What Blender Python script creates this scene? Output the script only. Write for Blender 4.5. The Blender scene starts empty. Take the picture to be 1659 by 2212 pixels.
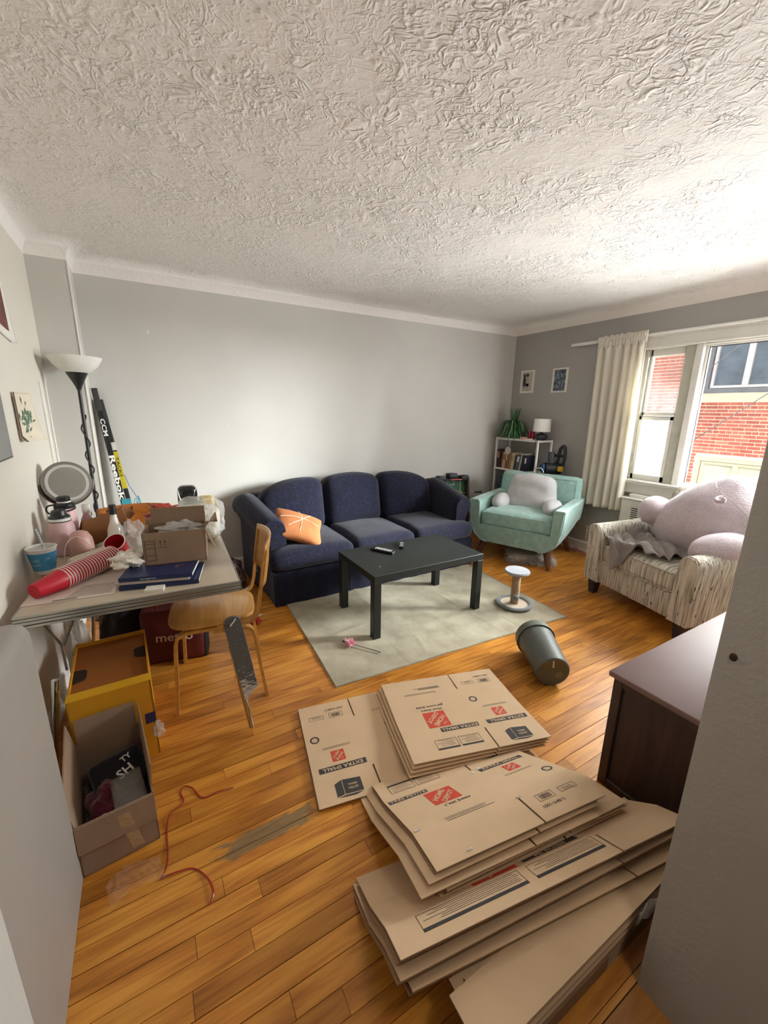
import bpy, bmesh, math, random
from mathutils import Vector, Matrix, noise, Euler

# ------------------------------------------------------------------ camera, sky, light, exposure
scene = bpy.context.scene
COL = scene.collection
R = math.radians
XR, YB, XL, H_CAM = 4.08, 3.82, -0.51, 1.48
ZC, RC = 2.373, 0.11
ZCEIL = ZC + RC


def make_camera():
    fpx, roll, pitch, yaw = 881.3, -0.01545, 0.24505, 0.53024
    cr, sr, cp, sp, cy, sy = (math.cos(roll), math.sin(roll), math.cos(pitch), math.sin(pitch), math.cos(yaw), math.sin(yaw))
    f = Vector((sy * cp, cy * cp, -sp))
    rt = Vector((cy, -sy, 0))
    dn = f.cross(rt)
    r2 = cr * rt + sr * dn
    d2 = -sr * rt + cr * dn
    cam = bpy.data.cameras.new('camera')
    cam.sensor_fit = 'VERTICAL'
    cam.sensor_height = 24.0
    cam.lens = fpx / 2212 * 24.0
    cam.clip_start = 0.01
    ob = bpy.data.objects.new('camera', cam)
    COL.objects.link(ob)
    m = Matrix((r2, -d2, -f)).transposed().to_4x4()
    m.translation = Vector((0, 0, H_CAM))
    ob.matrix_world = m
    scene.camera = ob


make_camera()
world = bpy.data.worlds.new('overcast_sky')
scene.world = world
world.use_nodes = True
bg = world.node_tree.nodes['Background']
bg.inputs[0].default_value = (0.90, 0.96, 1.0, 1)
bg.inputs[1].default_value = 0.36
scene.view_settings.view_transform = 'Standard'
scene.view_settings.look = 'None'
scene.view_settings.exposure = 1.62
scene.view_settings.gamma = 1.0
scene.view_settings.use_curve_mapping = False
scene.cycles.use_denoising = True
scene.cycles.max_bounces = 14
scene.cycles.diffuse_bounces = 8
scene.cycles.transparent_max_bounces = 16
scene.cycles.sample_clamp_indirect = 20


def area_light(name, loc, rot, sx, sy, power, color=(1, 1, 1), portal=False):
    l = bpy.data.lights.new(name, 'AREA')
    l.shape = 'RECTANGLE'
    l.size, l.size_y = sx, sy
    l.energy = power
    l.color = color
    if portal:
        l.cycles.is_portal = True
    o = bpy.data.objects.new(name, l)
    COL.objects.link(o)
    o.location = loc
    o.rotation_euler = rot
    return o


# daylight falling in through the windows: level light, and sky light from the open end of the alley


def aim(o, target):
    o.rotation_euler = (Vector(target) - o.location).to_track_quat('-Z', 'Y').to_euler()


aim(area_light('window_daylight', (4.25, 1.42, 1.33), (0, 0, 0), 1.55, 0.86, 62, (0.97, 0.99, 1.0)), (0.25, 2.5, -0.2))
aim(area_light('alley_sky_light', (6.3, -1.2, 3.1), (0, 0, 0), 2.6, 2.6, 2350, (0.97, 0.99, 1.0)), (0.9, 2.1, 0.4))
aim(area_light('overhead_sky_light', (5.9, 2.05, 4.2), (0, 0, 0), 1.0, 2.0, 600, (1.0, 0.99, 0.96)), (3.4, 2.05, 0.0))

# fill light added in the hall behind the camera to brighten the box piles
area_light('hall_fill_light', (0.72, -0.35, 2.42), (0, 0, 0), 0.3, 0.3, 3, (1.0, 0.90, 0.78))

# ------------------------------------------------------------------ helpers
def srgb(h, a=1.0):
    h = h.lstrip('#')
    out = []
    for i in (0, 2, 4):
        c = int(h[i:i + 2], 16) / 255
        out.append(c / 12.92 if c <= 0.04045 else ((c + 0.055) / 1.055) ** 2.4)
    return (*out, a)


def new_mat(name):
    m = bpy.data.materials.new(name)
    m.use_nodes = True
    nt = m.node_tree
    b = nt.nodes['Principled BSDF']
    return m, nt, b


def N(nt, typ, **kw):
    n = nt.nodes.new(typ)
    for k, v in kw.items():
        if k.startswith('i_'):
            n.inputs[int(k[2:])].default_value = v
        else:
            setattr(n, k, v)
    return n


def ramp(nt, stops, interp='LINEAR'):
    n = nt.nodes.new('ShaderNodeValToRGB')
    cr = n.color_ramp
    cr.interpolation = interp
    while len(cr.elements) < len(stops):
        cr.elements.new(0.5)
    for e, (p, c) in zip(cr.elements, stops):
        e.position = p
        e.color = c if len(c) == 4 else (*c, 1)
    return n


def coords(nt, kind='Object', scale=(1, 1, 1)):
    if kind == 'World':
        src = nt.nodes.new('ShaderNodeNewGeometry').outputs['Position']
    else:
        src = nt.nodes.new('ShaderNodeTexCoord').outputs[kind]
    mp = nt.nodes.new('ShaderNodeMapping')
    mp.inputs['Scale'].default_value = scale
    nt.links.new(src, mp.inputs['Vector'])
    return mp.outputs[0]


def noise_tex(nt, vec, scale, detail=4, rough=0.55, dist=0.0):
    n = nt.nodes.new('ShaderNodeTexNoise')
    n.inputs['Scale'].default_value = scale
    n.inputs['Detail'].default_value = detail
    n.inputs['Roughness'].default_value = rough
    n.inputs['Distortion'].default_value = dist
    if vec is not None:
        nt.links.new(vec, n.inputs['Vector'])
    return n


def bump(nt, b, height, strength=0.3, dist=0.01):
    n = nt.nodes.new('ShaderNodeBump')
    n.inputs['Strength'].default_value = strength
    n.inputs['Distance'].default_value = dist
    nt.links.new(height, n.inputs['Height'])
    nt.links.new(n.outputs[0], b.inputs['Normal'])
    return n


MATS = {}


def plain(name, hexc, rough=0.6, metal=0.0, var=0.06, vscale=6.0, bmp=0.0, bscale=60.0, spec=0.5, coat=0.0, sheen=0.0):
    """one colour with slight mottling and optional fine relief"""
    if name in MATS:
        return MATS[name]
    m, nt, b = new_mat(name)
    c = srgb(hexc)
    v = coords(nt)
    n = noise_tex(nt, v, vscale, 3)
    lo = tuple(max(0, x * (1 - var)) for x in c[:3])
    hi = tuple(min(1, x * (1 + var)) for x in c[:3])
    rp = ramp(nt, [(0.3, lo), (0.7, hi)])
    nt.links.new(n.outputs[0], rp.inputs[0])
    nt.links.new(rp.outputs[0], b.inputs['Base Color'])
    b.inputs['Roughness'].default_value = rough
    b.inputs['Metallic'].default_value = metal
    b.inputs['Specular IOR Level'].default_value = spec
    b.inputs['Coat Weight'].default_value = coat
    b.inputs['Sheen Weight'].default_value = sheen
    if bmp:
        n2 = noise_tex(nt, v, bscale, 4)
        bump(nt, b, n2.outputs[0], bmp, 0.01)
    MATS[name] = m
    return m


def fabric(name, hexc, hex2=None, scale=350, rough=0.95, bmp=0.25, big=5.0, sheen=0.3):
    if name in MATS:
        return MATS[name]
    m, nt, b = new_mat(name)
    v = coords(nt)
    c1 = srgb(hexc)
    c2 = srgb(hex2 or hexc)
    n = noise_tex(nt, v, scale, 3)
    g = noise_tex(nt, v, big, 4)
    mx = N(nt, 'ShaderNodeMath', operation='ADD')
    mul = N(nt, 'ShaderNodeMath', operation='MULTIPLY')
    mul.inputs[1].default_value = 0.5
    nt.links.new(n.outputs[0], mul.inputs[0])
    mul2 = N(nt, 'ShaderNodeMath', operation='MULTIPLY')
    mul2.inputs[1].default_value = 0.5
    nt.links.new(g.outputs[0], mul2.inputs[0])
    nt.links.new(mul.outputs[0], mx.inputs[0])
    nt.links.new(mul2.outputs[0], mx.inputs[1])
    rp = ramp(nt, [(0.38, c1), (0.62, c2)])
    nt.links.new(mx.outputs[0], rp.inputs[0])
    nt.links.new(rp.outputs[0], b.inputs['Base Color'])
    b.inputs['Roughness'].default_value = rough
    b.inputs['Specular IOR Level'].default_value = 0.2
    b.inputs['Sheen Weight'].default_value = sheen
    bump(nt, b, n.outputs[0], bmp, 0.004)
    MATS[name] = m
    return m


def wood(name, c1, c2, axis='X', scale=1.0, rough=0.4, stretch=14, rnd=False, spec=0.5, coat=0.0):
    if name in MATS:
        return MATS[name]
    m, nt, b = new_mat(name)
    s = {'X': (1.6, stretch, stretch), 'Y': (stretch, 1.6, stretch), 'Z': (stretch, stretch, 1.6)}[axis]
    v = coords(nt, 'Object', tuple(x * scale for x in s))
    n = noise_tex(nt, v, 1.6, 6, 0.6, 1.2)
    rp = ramp(nt, [(0.3, srgb(c1)), (0.7, srgb(c2))])
    nt.links.new(n.outputs[0], rp.inputs[0])
    nt.links.new(rp.outputs[0], b.inputs['Base Color'])
    b.inputs['Roughness'].default_value = rough
    b.inputs['Specular IOR Level'].default_value = spec
    b.inputs['Coat Weight'].default_value = coat
    bump(nt, b, n.outputs[0], 0.05, 0.003)
    MATS[name] = m
    return m


def clear_plastic(name, tint='#ffffff', alpha=0.3, rough=0.15, bmp=0.6, bscale=25):
    if name in MATS:
        return MATS[name]
    m, nt, b = new_mat(name)
    out = nt.nodes['Material Output']
    b.inputs['Base Color'].default_value = srgb(tint)
    b.inputs['Roughness'].default_value = rough
    b.inputs['Specular IOR Level'].default_value = 0.8
    n = noise_tex(nt, coords(nt), bscale, 4)
    bump(nt, b, n.outputs[0], bmp, 0.02)
    t = N(nt, 'ShaderNodeBsdfTransparent')
    mix = N(nt, 'ShaderNodeMixShader')
    mix.inputs[0].default_value = alpha
    nt.links.new(t.outputs[0], mix.inputs[1])
    nt.links.new(b.outputs[0], mix.inputs[2])
    nt.links.new(mix.outputs[0], out.inputs[0])
    MATS[name] = m
    return m


class MB:
    """collects shapes, then links them as one mesh object"""

    def __init__(self):
        self.v, self.f = [], []

    def add(self, vs, fs, M=None):
        o = len(self.v)
        if M is not None:
            vs = [M @ Vector(p) for p in vs]
        self.v += [tuple(p) for p in vs]
        self.f += [tuple(i + o for i in f) for f in fs]
        return self

    def box(self, x0, x1, y0, y1, z0, z1, M=None):
        vs = [(x0, y0, z0), (x1, y0, z0), (x1, y1, z0), (x0, y1, z0), (x0, y0, z1), (x1, y0, z1), (x1, y1, z1), (x0, y1, z1)]
        fs = [(0, 3, 2, 1), (4, 5, 6, 7), (0, 1, 5, 4), (1, 2, 6, 5), (2, 3, 7, 6), (3, 0, 4, 7)]
        return self.add(vs, fs, M)

    def rbox(self, x0, x1, y0, y1, z0, z1, bev=0.005, seg=2, M=None):
        bm = bmesh.new()
        bmesh.ops.create_cube(bm, size=1)
        for v in bm.verts:
            v.co = Vector(((x0 + x1) / 2 + v.co.x * (x1 - x0), (y0 + y1) / 2 + v.co.y * (y1 - y0), (z0 + z1) / 2 + v.co.z * (z1 - z0)))
        bmesh.ops.bevel(bm, geom=list(bm.edges), offset=bev, segments=seg, affect='EDGES', profile=0.5)
        return self.from_bm(bm, M)

    def from_bm(self, bm, M=None):
        bm.verts.ensure_lookup_table()
        bm.verts.index_update()
        vs = [v.co.copy() for v in bm.verts]
        fs = [[v.index for v in f.verts] for f in bm.faces]
        bm.free()
        return self.add(vs, fs, M)

    def soft(self, sx, sy, sz, r, n=9, M=None, fn=None):
        """rounded box centred on the origin; fn(p) may push each point"""
        bm = bmesh.new()
        bmesh.ops.create_cube(bm, size=2)
        bmesh.ops.subdivide_edges(bm, edges=list(bm.edges), cuts=n, use_grid_fill=True)
        h = Vector((sx / 2, sy / 2, sz / 2))
        rr = min(r, h.x, h.y, h.z)
        for v in bm.verts:
            # spread grid points towards the corners
            q = Vector([math.copysign(abs(c) ** 0.8, c) for c in v.co])
            p = Vector((q.x * h.x, q.y * h.y, q.z * h.z))
            inner = Vector([max(-(h[i] - rr), min(h[i] - rr, p[i])) for i in range(3)])
            d = p - inner
            if d.length > 1e-9:
                p = inner + d.normalized() * rr
            if fn:
                p = Vector(fn(p))
            v.co = p
        return self.from_bm(bm, M)

    def blob(self, c, rad, seg=20, rings=12, M=None, fn=None):
        vs, fs = [], []
        for i in range(rings + 1):
            t = math.pi * i / rings
            for j in range(seg):
                a = 2 * math.pi * j / seg
                p = Vector((math.sin(t) * math.cos(a), math.sin(t) * math.sin(a), math.cos(t)))
                if fn:
                    p = Vector(fn(p))
                vs.append((c[0] + p.x * rad[0], c[1] + p.y * rad[1], c[2] + p.z * rad[2]))
        for i in range(rings):
            for j in range(seg):
                a, b = i * seg + j, i * seg + (j + 1) % seg
                fs.append((a, a + seg, b + seg, b))
        return self.add(vs, fs, M)

    def tube(self, pts, r, n=10, closed=False, caps=True, M=None, flat=1.0):
        pts = [Vector(p) for p in pts]
        rs = r if isinstance(r, (list, tuple)) else [r] * len(pts)
        L = len(pts)
        up = None
        vs, fs = [], []
        for i, p in enumerate(pts):
            if closed:
                t = pts[(i + 1) % L] - pts[i - 1]
            else:
                t = pts[min(i + 1, L - 1)] - pts[max(i - 1, 0)]
            t.normalize()
            if up is None:
                up = Vector((0, 0, 1)) if abs(t.z) < 0.9 else Vector((1, 0, 0))
            x = t.cross(up)
            if x.length < 1e-6:
                x = t.orthogonal()
            x.normalize()
            up = x.cross(t).normalized()
            for j in range(n):
                a = 2 * math.pi * j / n
                vs.append(p + x * math.cos(a) * rs[i] + up * math.sin(a) * rs[i] * flat)
        for i in range(L - (0 if closed else 1)):
            for j in range(n):
                a, b = i * n + j, i * n + (j + 1) % n
                c, d = ((i + 1) % L) * n + j, ((i + 1) % L) * n + (j + 1) % n
                fs.append((a, c, d, b))
        if caps and not closed:
            fs.append(tuple(range(n)))
            fs.append(tuple(reversed(range((L - 1) * n, L * n))))
        return self.add(vs, fs, M)

    def lathe(self, prof, n=32, M=None, cap0=True, cap1=True):
        vs, fs = [], []
        for r_, z_ in prof:
            for j in range(n):
                a = 2 * math.pi * j / n
                vs.append((r_ * math.cos(a), r_ * math.sin(a), z_))
        for i in range(len(prof) - 1):
            for j in range(n):
                a, b = i * n + j, i * n + (j + 1) % n
                fs.append((a, b, b + n, a + n))
        if cap0:
            fs.append(tuple(reversed(range(n))))
        if cap1:
            fs.append(tuple(range((len(prof) - 1) * n, len(prof) * n)))
        return self.add(vs, fs, M)

    def grid(self, fn, nu, nv, M=None, close_u=False):
        vs = [fn(i / nu, j / nv) for i in range(nu + (0 if close_u else 1)) for j in range(nv + 1)]
        fs = []
        tot = nu + (0 if close_u else 1)
        for i in range(nu):
            for j in range(nv):
                a, b = i * (nv + 1) + j, ((i + 1) % tot) * (nv + 1) + j
                fs.append((a, b, b + 1, a + 1))
        return self.add(vs, fs, M)

    def prism(self, poly, a0, a1, axis='Y', M=None):
        """extrude a 2-D polygon; axis Y: poly is (x, z); axis X: (y, z); axis Z: (x, y)"""
        n = len(poly)

        def mk(p, a):
            return {'Y': (p[0], a, p[1]), 'X': (a, p[0], p[1]), 'Z': (p[0], p[1], a)}[axis]
        vs = [mk(p, a0) for p in poly] + [mk(p, a1) for p in poly]
        fs = [tuple(range(n)), tuple(reversed(range(n, 2 * n)))]
        for i in range(n):
            j = (i + 1) % n
            fs.append((i, i + n, j + n, j))
        return self.add(vs, fs, M)

    def mesh(self, name, angle=35):
        me = bpy.data.meshes.new(name)
        me.from_pydata(self.v, [], self.f)
        bm = bmesh.new()
        bm.from_mesh(me)
        bmesh.ops.recalc_face_normals(bm, faces=list(bm.faces))
        bm.to_mesh(me)
        bm.free()
        if angle:
            me.polygons.foreach_set('use_smooth', [True] * len(me.polygons))
            me.set_sharp_from_angle(angle=R(angle))
        me.update()
        return me

    def build(self, name, material, parent=None, angle=35):
        me = self.mesh(name, angle)
        if material:
            me.materials.append(material)
        o = bpy.data.objects.new(name, me)
        COL.objects.link(o)
        if parent:
            o.parent = parent
        return o


def tag(o, label=None, cat=None, group=None, kind=None):
    if label:
        o['label'] = label
    if cat:
        o['category'] = cat
    if group:
        o['group'] = group
    if kind:
        o['kind'] = kind
    return o


def thing(name, label, cat, loc=(0, 0, 0), rz=0.0, group=None, rot=None):
    o = bpy.data.objects.new(name, None)
    o.empty_display_size = 0.1
    COL.objects.link(o)
    o.location = loc
    o.rotation_euler = rot or (0, 0, rz)
    return tag(o, label, cat, group)


def struct(name, mb, m, label=None, parent=None, angle=35):
    o = mb.build(name, m, parent, angle)
    if parent is None:
        o['kind'] = 'structure'
        if label:
            o['label'] = label
    return o


def copy_to(o, parent=None):
    c = o.copy()
    COL.objects.link(c)
    c.parent = parent
    return c


def T(x=0, y=0, z=0, rx=0, ry=0, rz=0):
    return Matrix.Translation((x, y, z)) @ Euler((R(rx), R(ry), R(rz))).to_matrix().to_4x4()


def axis_matrix(p0, p1):
    """local z runs from p0 to p1, origin at p0"""
    d = (Vector(p1) - Vector(p0)).normalized()
    q = Vector((0, 0, 1)).rotation_difference(d)
    return Matrix.Translation(p0) @ q.to_matrix().to_4x4()


def smooth_path(pts, k=6):
    P = [Vector(p) for p in pts]
    out = []
    for i in range(len(P) - 1):
        a, b = P[max(i - 1, 0)], P[i]
        c, d = P[i + 1], P[min(i + 2, len(P) - 1)]
        for s in range(k):
            t = s / k
            out.append(0.5 * ((2 * b) + (c - a) * t + (2 * a - 5 * b + 4 * c - d) * t * t + (3 * b - a - 3 * c + d) * t ** 3))
    out.append(P[-1])
    return out


def text_geo(s, size=1.0, align='CENTER', bold=0.0, squeeze=1.0, spacing=1.0):
    """flat lettering as (verts2d, faces), centred on its middle"""
    cu = bpy.data.curves.new('lettering', 'FONT')
    cu.body = s
    cu.size = size
    cu.align_x = align
    cu.align_y = 'CENTER'
    cu.offset = bold * size
    cu.space_character = spacing
    cu.resolution_u = 2
    ob = bpy.data.objects.new('lettering', cu)
    me = bpy.data.meshes.new_from_object(ob)
    vs = [(v.co.x * squeeze, v.co.y) for v in me.vertices]
    fs = [tuple(p.vertices) for p in me.polygons]
    bpy.data.objects.remove(ob)
    bpy.data.curves.remove(cu)
    bpy.data.meshes.remove(me)
    return vs, fs


def vnoise(x, y, z=0.0):
    return noise.noise(Vector((x, y, z)))
# ------------------------------------------------------------------ the room
def wall_paint(name='grey_wall_paint', c1='#c0bdb7', c2='#c8c5bf'):
    m, nt, b = new_mat(name)
    v = coords(nt, 'World')
    n = noise_tex(nt, v, 1.3, 3)
    rp = ramp(nt, [(0.3, srgb(c1)), (0.7, srgb(c2))])
    nt.links.new(n.outputs[0], rp.inputs[0])
    nt.links.new(rp.outputs[0], b.inputs['Base Color'])
    b.inputs['Roughness'].default_value = 0.55
    n2 = noise_tex(nt, v, 90, 4)
    bump(nt, b, n2.outputs[0], 0.08, 0.004)
    return m


def plaster():
    """brush-and-trowel ceiling plaster: raised ragged ridges with flattened patches between"""
    m, nt, b = new_mat('textured_ceiling_plaster')
    v = coords(nt, 'World')
    b.inputs['Base Color'].default_value = srgb('#ebe6e1')
    b.inputs['Roughness'].default_value = 0.75
    b.inputs['Specular IOR Level'].default_value = 0.25

    def math2(op, a, c):
        n = N(nt, 'ShaderNodeMath', operation=op)
        for i, x in enumerate((a, c)):
            if isinstance(x, (int, float)):
                n.inputs[i].default_value = x
            else:
                nt.links.new(x, n.inputs[i])
        return n.outputs[0]
    # the brush changed direction from patch to patch: bend the lookup with a slow noise
    slow = noise_tex(nt, v, 1.6, 2)
    off = N(nt, 'ShaderNodeVectorMath', operation='SCALE')
    off.inputs['Scale'].default_value = 0.22
    nt.links.new(slow.outputs['Color'], off.inputs[0])
    bent = N(nt, 'ShaderNodeVectorMath', operation='ADD')
    nt.links.new(v, bent.inputs[0])
    nt.links.new(off.outputs[0], bent.inputs[1])

    def ridges(scale, rot, ax, width, detail=2.0, dist=0.5):
        mp = N(nt, 'ShaderNodeMapping')
        mp.inputs['Rotation'].default_value = (0, 0, rot)
        mp.inputs['Scale'].default_value = (1.0, ax, 1.0)
        nt.links.new(bent.outputs[0], mp.inputs['Vector'])
        n = noise_tex(nt, mp.outputs[0], scale, detail, 0.55, dist)
        a = math2('ABSOLUTE', math2('SUBTRACT', n.outputs[0], 0.5), 0)
        r = ramp(nt, [(0.0, (1, 1, 1)), (width, (0, 0, 0))], 'EASE')
        nt.links.new(a, r.inputs[0])
        return r.outputs[0]

    def gate(scale, lo, hi, detail=3):
        n = noise_tex(nt, v, scale, detail, 0.6, 0.6)
        r = ramp(nt, [(lo, (0, 0, 0)), (hi, (1, 1, 1))])
        nt.links.new(n.outputs[0], r.inputs[0])
        return r.outputs[0]
    r1 = math2('MULTIPLY', ridges(9.5, 0.6, 1.2, 0.075, 2.0, 0.9), gate(9, .42, .56))
    r2 = math2('MULTIPLY', ridges(17, -0.5, 1.15, 0.09, 2.0, 0.9), gate(13, .44, .58))
    r3 = math2('MULTIPLY', ridges(30, 0.1, 1.1, 0.11, 2.0, 0.8), gate(17, .46, .60))
    blobs = gate(20, .53, .60, 2)
    patch = gate(2.6, .36, .58)
    h = math2('MAXIMUM', r1, math2('MULTIPLY', r2, 0.8))
    h = math2('MAXIMUM', h, math2('MULTIPLY', r3, 0.5))
    h = math2('ADD', h, math2('MULTIPLY', blobs, 0.22))
    h = math2('MULTIPLY', h, math2('ADD', math2('MULTIPLY', patch, 0.8), 0.2))
    # the cove was only lightly stippled
    sep = N(nt, 'ShaderNodeSeparateXYZ')
    nt.links.new(v, sep.inputs[0])
    cv = N(nt, 'ShaderNodeMapRange')
    cv.inputs['From Min'].default_value = ZC + RC * .75
    cv.inputs['From Max'].default_value = ZCEIL - .002
    cv.inputs['To Min'].default_value = 0.22
    nt.links.new(sep.outputs[2], cv.inputs['Value'])
    h = math2('MULTIPLY', h, cv.outputs[0])
    wob = noise_tex(nt, v, 5, 3)
    fine = noise_tex(nt, v, 60, 3)
    h = math2('ADD', h, math2('MULTIPLY', wob.outputs[0], 1.2))
    h = math2('ADD', h, math2('MULTIPLY', fine.outputs[0], 0.10))
    bump(nt, b, h, 0.9, 0.0072)
    return m


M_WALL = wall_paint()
M_WALLL = wall_paint('brightened_warm_wall_paint', '#d3cdc1', '#dad4c9')  # warm wall grey, brightened in the colour to make up for weaker daylight
M_WALLW = wall_paint('backlit_shade_wall_paint', '#a19f9b', '#a8a6a2')  # wall grey darkened in the colour for the back-lit window side
M_CEIL = plaster()
M_TRIM = plain('white_trim_paint', '#e3e0da', 0.45, var=0.03)
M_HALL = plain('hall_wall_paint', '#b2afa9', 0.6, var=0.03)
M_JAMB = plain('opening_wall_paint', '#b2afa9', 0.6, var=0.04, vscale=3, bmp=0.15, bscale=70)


def floor_mat():
    m, nt, b = new_mat('amber_oak_strip')
    geo = nt.nodes.new('ShaderNodeNewGeometry')
    info = nt.nodes.new('ShaderNodeObjectInfo')
    cmb = N(nt, 'ShaderNodeCombineXYZ')
    mul = N(nt, 'ShaderNodeMath', operation='MULTIPLY')
    mul.inputs[1].default_value = 37.0
    nt.links.new(info.outputs['Random'], mul.inputs[0])
    nt.links.new(mul.outputs[0], cmb.inputs[0])
    nt.links.new(mul.outputs[0], cmb.inputs[2])
    add = N(nt, 'ShaderNodeVectorMath', operation='ADD')
    nt.links.new(geo.outputs['Position'], add.inputs[0])
    nt.links.new(cmb.outputs[0], add.inputs[1])
    mp = N(nt, 'ShaderNodeMapping')
    mp.inputs['Scale'].default_value = (1.3, 16, 1)
    nt.links.new(add.outputs[0], mp.inputs['Vector'])
    n = noise_tex(nt, mp.outputs[0], 2.2, 7, 0.62, 1.6)
    w = N(nt, 'ShaderNodeTexWave', wave_type='RINGS', rings_direction='Y')
    mp2 = N(nt, 'ShaderNodeMapping')
    mp2.inputs['Scale'].default_value = (0.5, 7, 1)
    nt.links.new(add.outputs[0], mp2.inputs['Vector'])
    nt.links.new(mp2.outputs[0], w.inputs['Vector'])
    w.inputs['Scale'].default_value = 2.5
    w.inputs['Distortion'].default_value = 7
    w.inputs['Detail'].default_value = 3
    mixf = N(nt, 'ShaderNodeMath', operation='MULTIPLY_ADD')
    nt.links.new(w.outputs['Fac'], mixf.inputs[0])
    mixf.inputs[1].default_value = 0.28
    nt.links.new(n.outputs[0], mixf.inputs[2])
    rp = ramp(nt, [(0.30, srgb('#8f581d')), (0.55, srgb('#ba772b')), (0.85, srgb('#d3933c'))])
    nt.links.new(mixf.outputs[0], rp.inputs[0])
    # board to board tone
    rb = ramp(nt, [(0.0, (0.72, 0.68, 0.62)), (0.35, (0.95, 0.93, 0.9)), (0.7, (1.0, 1.0, 1.0)), (1.0, (1.12, 1.14, 1.18))])
    nt.links.new(info.outputs['Random'], rb.inputs[0])
    mm = N(nt, 'ShaderNodeMix', data_type='RGBA', blend_type='MULTIPLY')
    mm.inputs[0].default_value = 1.0
    nt.links.new(rp.outputs[0], mm.inputs[6])
    nt.links.new(rb.outputs[0], mm.inputs[7])
    # a worn grey patch where the varnish is gone
    sep = N(nt, 'ShaderNodeSeparateXYZ')
    nt.links.new(geo.outputs['Position'], sep.inputs[0])
    wn = noise_tex(nt, None, 14, 4)
    mp3 = N(nt, 'ShaderNodeMapping')
    mp3.inputs['Scale'].default_value = (1, 3.0, 1)
    nt.links.new(geo.outputs['Position'], mp3.inputs['Vector'])
    nt.links.new(mp3.outputs[0], wn.inputs['Vector'])

    def m2(op, a, c):
        q = N(nt, 'ShaderNodeMath', operation=op)
        for i, x in enumerate((a, c)):
            if isinstance(x, (int, float)):
                q.inputs[i].default_value = x
            else:
                nt.links.new(x, q.inputs[i])
        return q.outputs[0]
    dx = m2('DIVIDE', m2('ABSOLUTE', m2('SUBTRACT', sep.outputs[0], 0.235), 0), 0.17)
    dy = m2('DIVIDE', m2('ABSOLUTE', m2('SUBTRACT', sep.outputs[1], 1.188), 0), 0.036)
    d = m2('MAXIMUM', dx, dy)
    d = m2('ADD', d, m2('MULTIPLY', m2('SUBTRACT', wn.outputs[0], 0.5), 1.5))
    ms = ramp(nt, [(0.80, (1, 1, 1)), (1.0, (0, 0, 0))])
    nt.links.new(d, ms.inputs[0])
    gr = ramp(nt, [(0.35, srgb('#5b4a33')), (0.75, srgb('#94825f'))])
    nt.links.new(n.outputs[0], gr.inputs[0])
    mx = N(nt, 'ShaderNodeMix', data_type='RGBA')
    nt.links.new(m2('MULTIPLY', ms.outputs[0], 0.85), mx.inputs[0])
    nt.links.new(mm.outputs[2], mx.inputs[6])
    nt.links.new(gr.outputs[0], mx.inputs[7])
    nt.links.new(mx.outputs[2], b.inputs['Base Color'])
    rr = ramp(nt, [(0.3, (0.42, 0.42, 0.42)), (0.7, (0.30, 0.30, 0.30))])
    nt.links.new(n.outputs[0], rr.inputs[0])
    nt.links.new(rr.outputs[0], b.inputs['Roughness'])
    b.inputs['Specular IOR Level'].default_value = 0.45
    bump(nt, b, mixf.outputs[0], 0.06, 0.003)
    return m


def build_floor():
    rnd = random.Random(11)
    base = struct('floor', MB().box(XL, XR, 0.18, YB, -0.05, -0.006), plain('floor_seam', '#2b1808', 0.9), 'amber oak strip floor')
    mat = floor_mat()
    unit = MB().rbox(-0.5, 0.5, -0.5, 0.5, -0.5, 0.5, 0.0004, 1)
    me = bpy.data.meshes.new('plank')
    W = 0.0615
    bm = bmesh.new()
    bmesh.ops.create_cube(bm, size=1)
    bm.to_mesh(me)
    bm.free()
    me.materials.append(mat)
    y = 1.056 - W * 13
    count = 0
    far = MB()
    while y < YB:
        x = XL - rnd.random() * 0.9
        while x < XR:
            L = rnd.choice([0.55, 0.75, 0.95, 1.2, 1.5, 1.8])
            x0, x1 = max(x, XL), min(x + L, XR)
            y0, y1 = max(y, 0.302), min(y + W, YB)
            x += L
            if x1 - x0 < 0.02 or y1 - y0 < 0.005:
                continue
            g = 0.0008 if rnd.random() < 0.75 else 0.0016
            top = rnd.uniform(-0.0006, 0.0)
            if y > 2.95 or x0 > 3.7 and y < 0.9:
                far.box(x0 + .0005, x1 - .0005, y0 + g, y1 - g, -0.012, top)
                continue
            o = bpy.data.objects.new('plank', me)
            COL.objects.link(o)
            o.parent = base
            o.location = ((x0 + x1) / 2, (y0 + y1) / 2, -0.006 + top / 2)
            o.scale = (x1 - x0 - 0.0012, y1 - y0 - 2 * g, 0.012 + top)
            count += 1
        y += W
    fo = far.build('plank_field', mat, base, 0)
    fo['kind'] = 'stuff'
    return count


build_floor()

# outline of the room at the foot of the cove, anticlockwise seen from above
OUT = [(XL, 0.30), (XR, 0.30), (XR, YB), (-0.30, YB), (-0.30, 3.53), (XL, 3.53)]


def inset(poly, d):
    n = len(poly)
    res = []
    for i in range(n):
        p, q, r_ = Vector(poly[i - 1]), Vector(poly[i]), Vector(poly[(i + 1) % n])
        e1, e2 = (q - p).normalized(), (r_ - q).normalized()
        n1, n2 = Vector((-e1.y, e1.x)), Vector((-e2.y, e2.x))
        res.append(q + (n1 + n2) * d)
    return res


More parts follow.
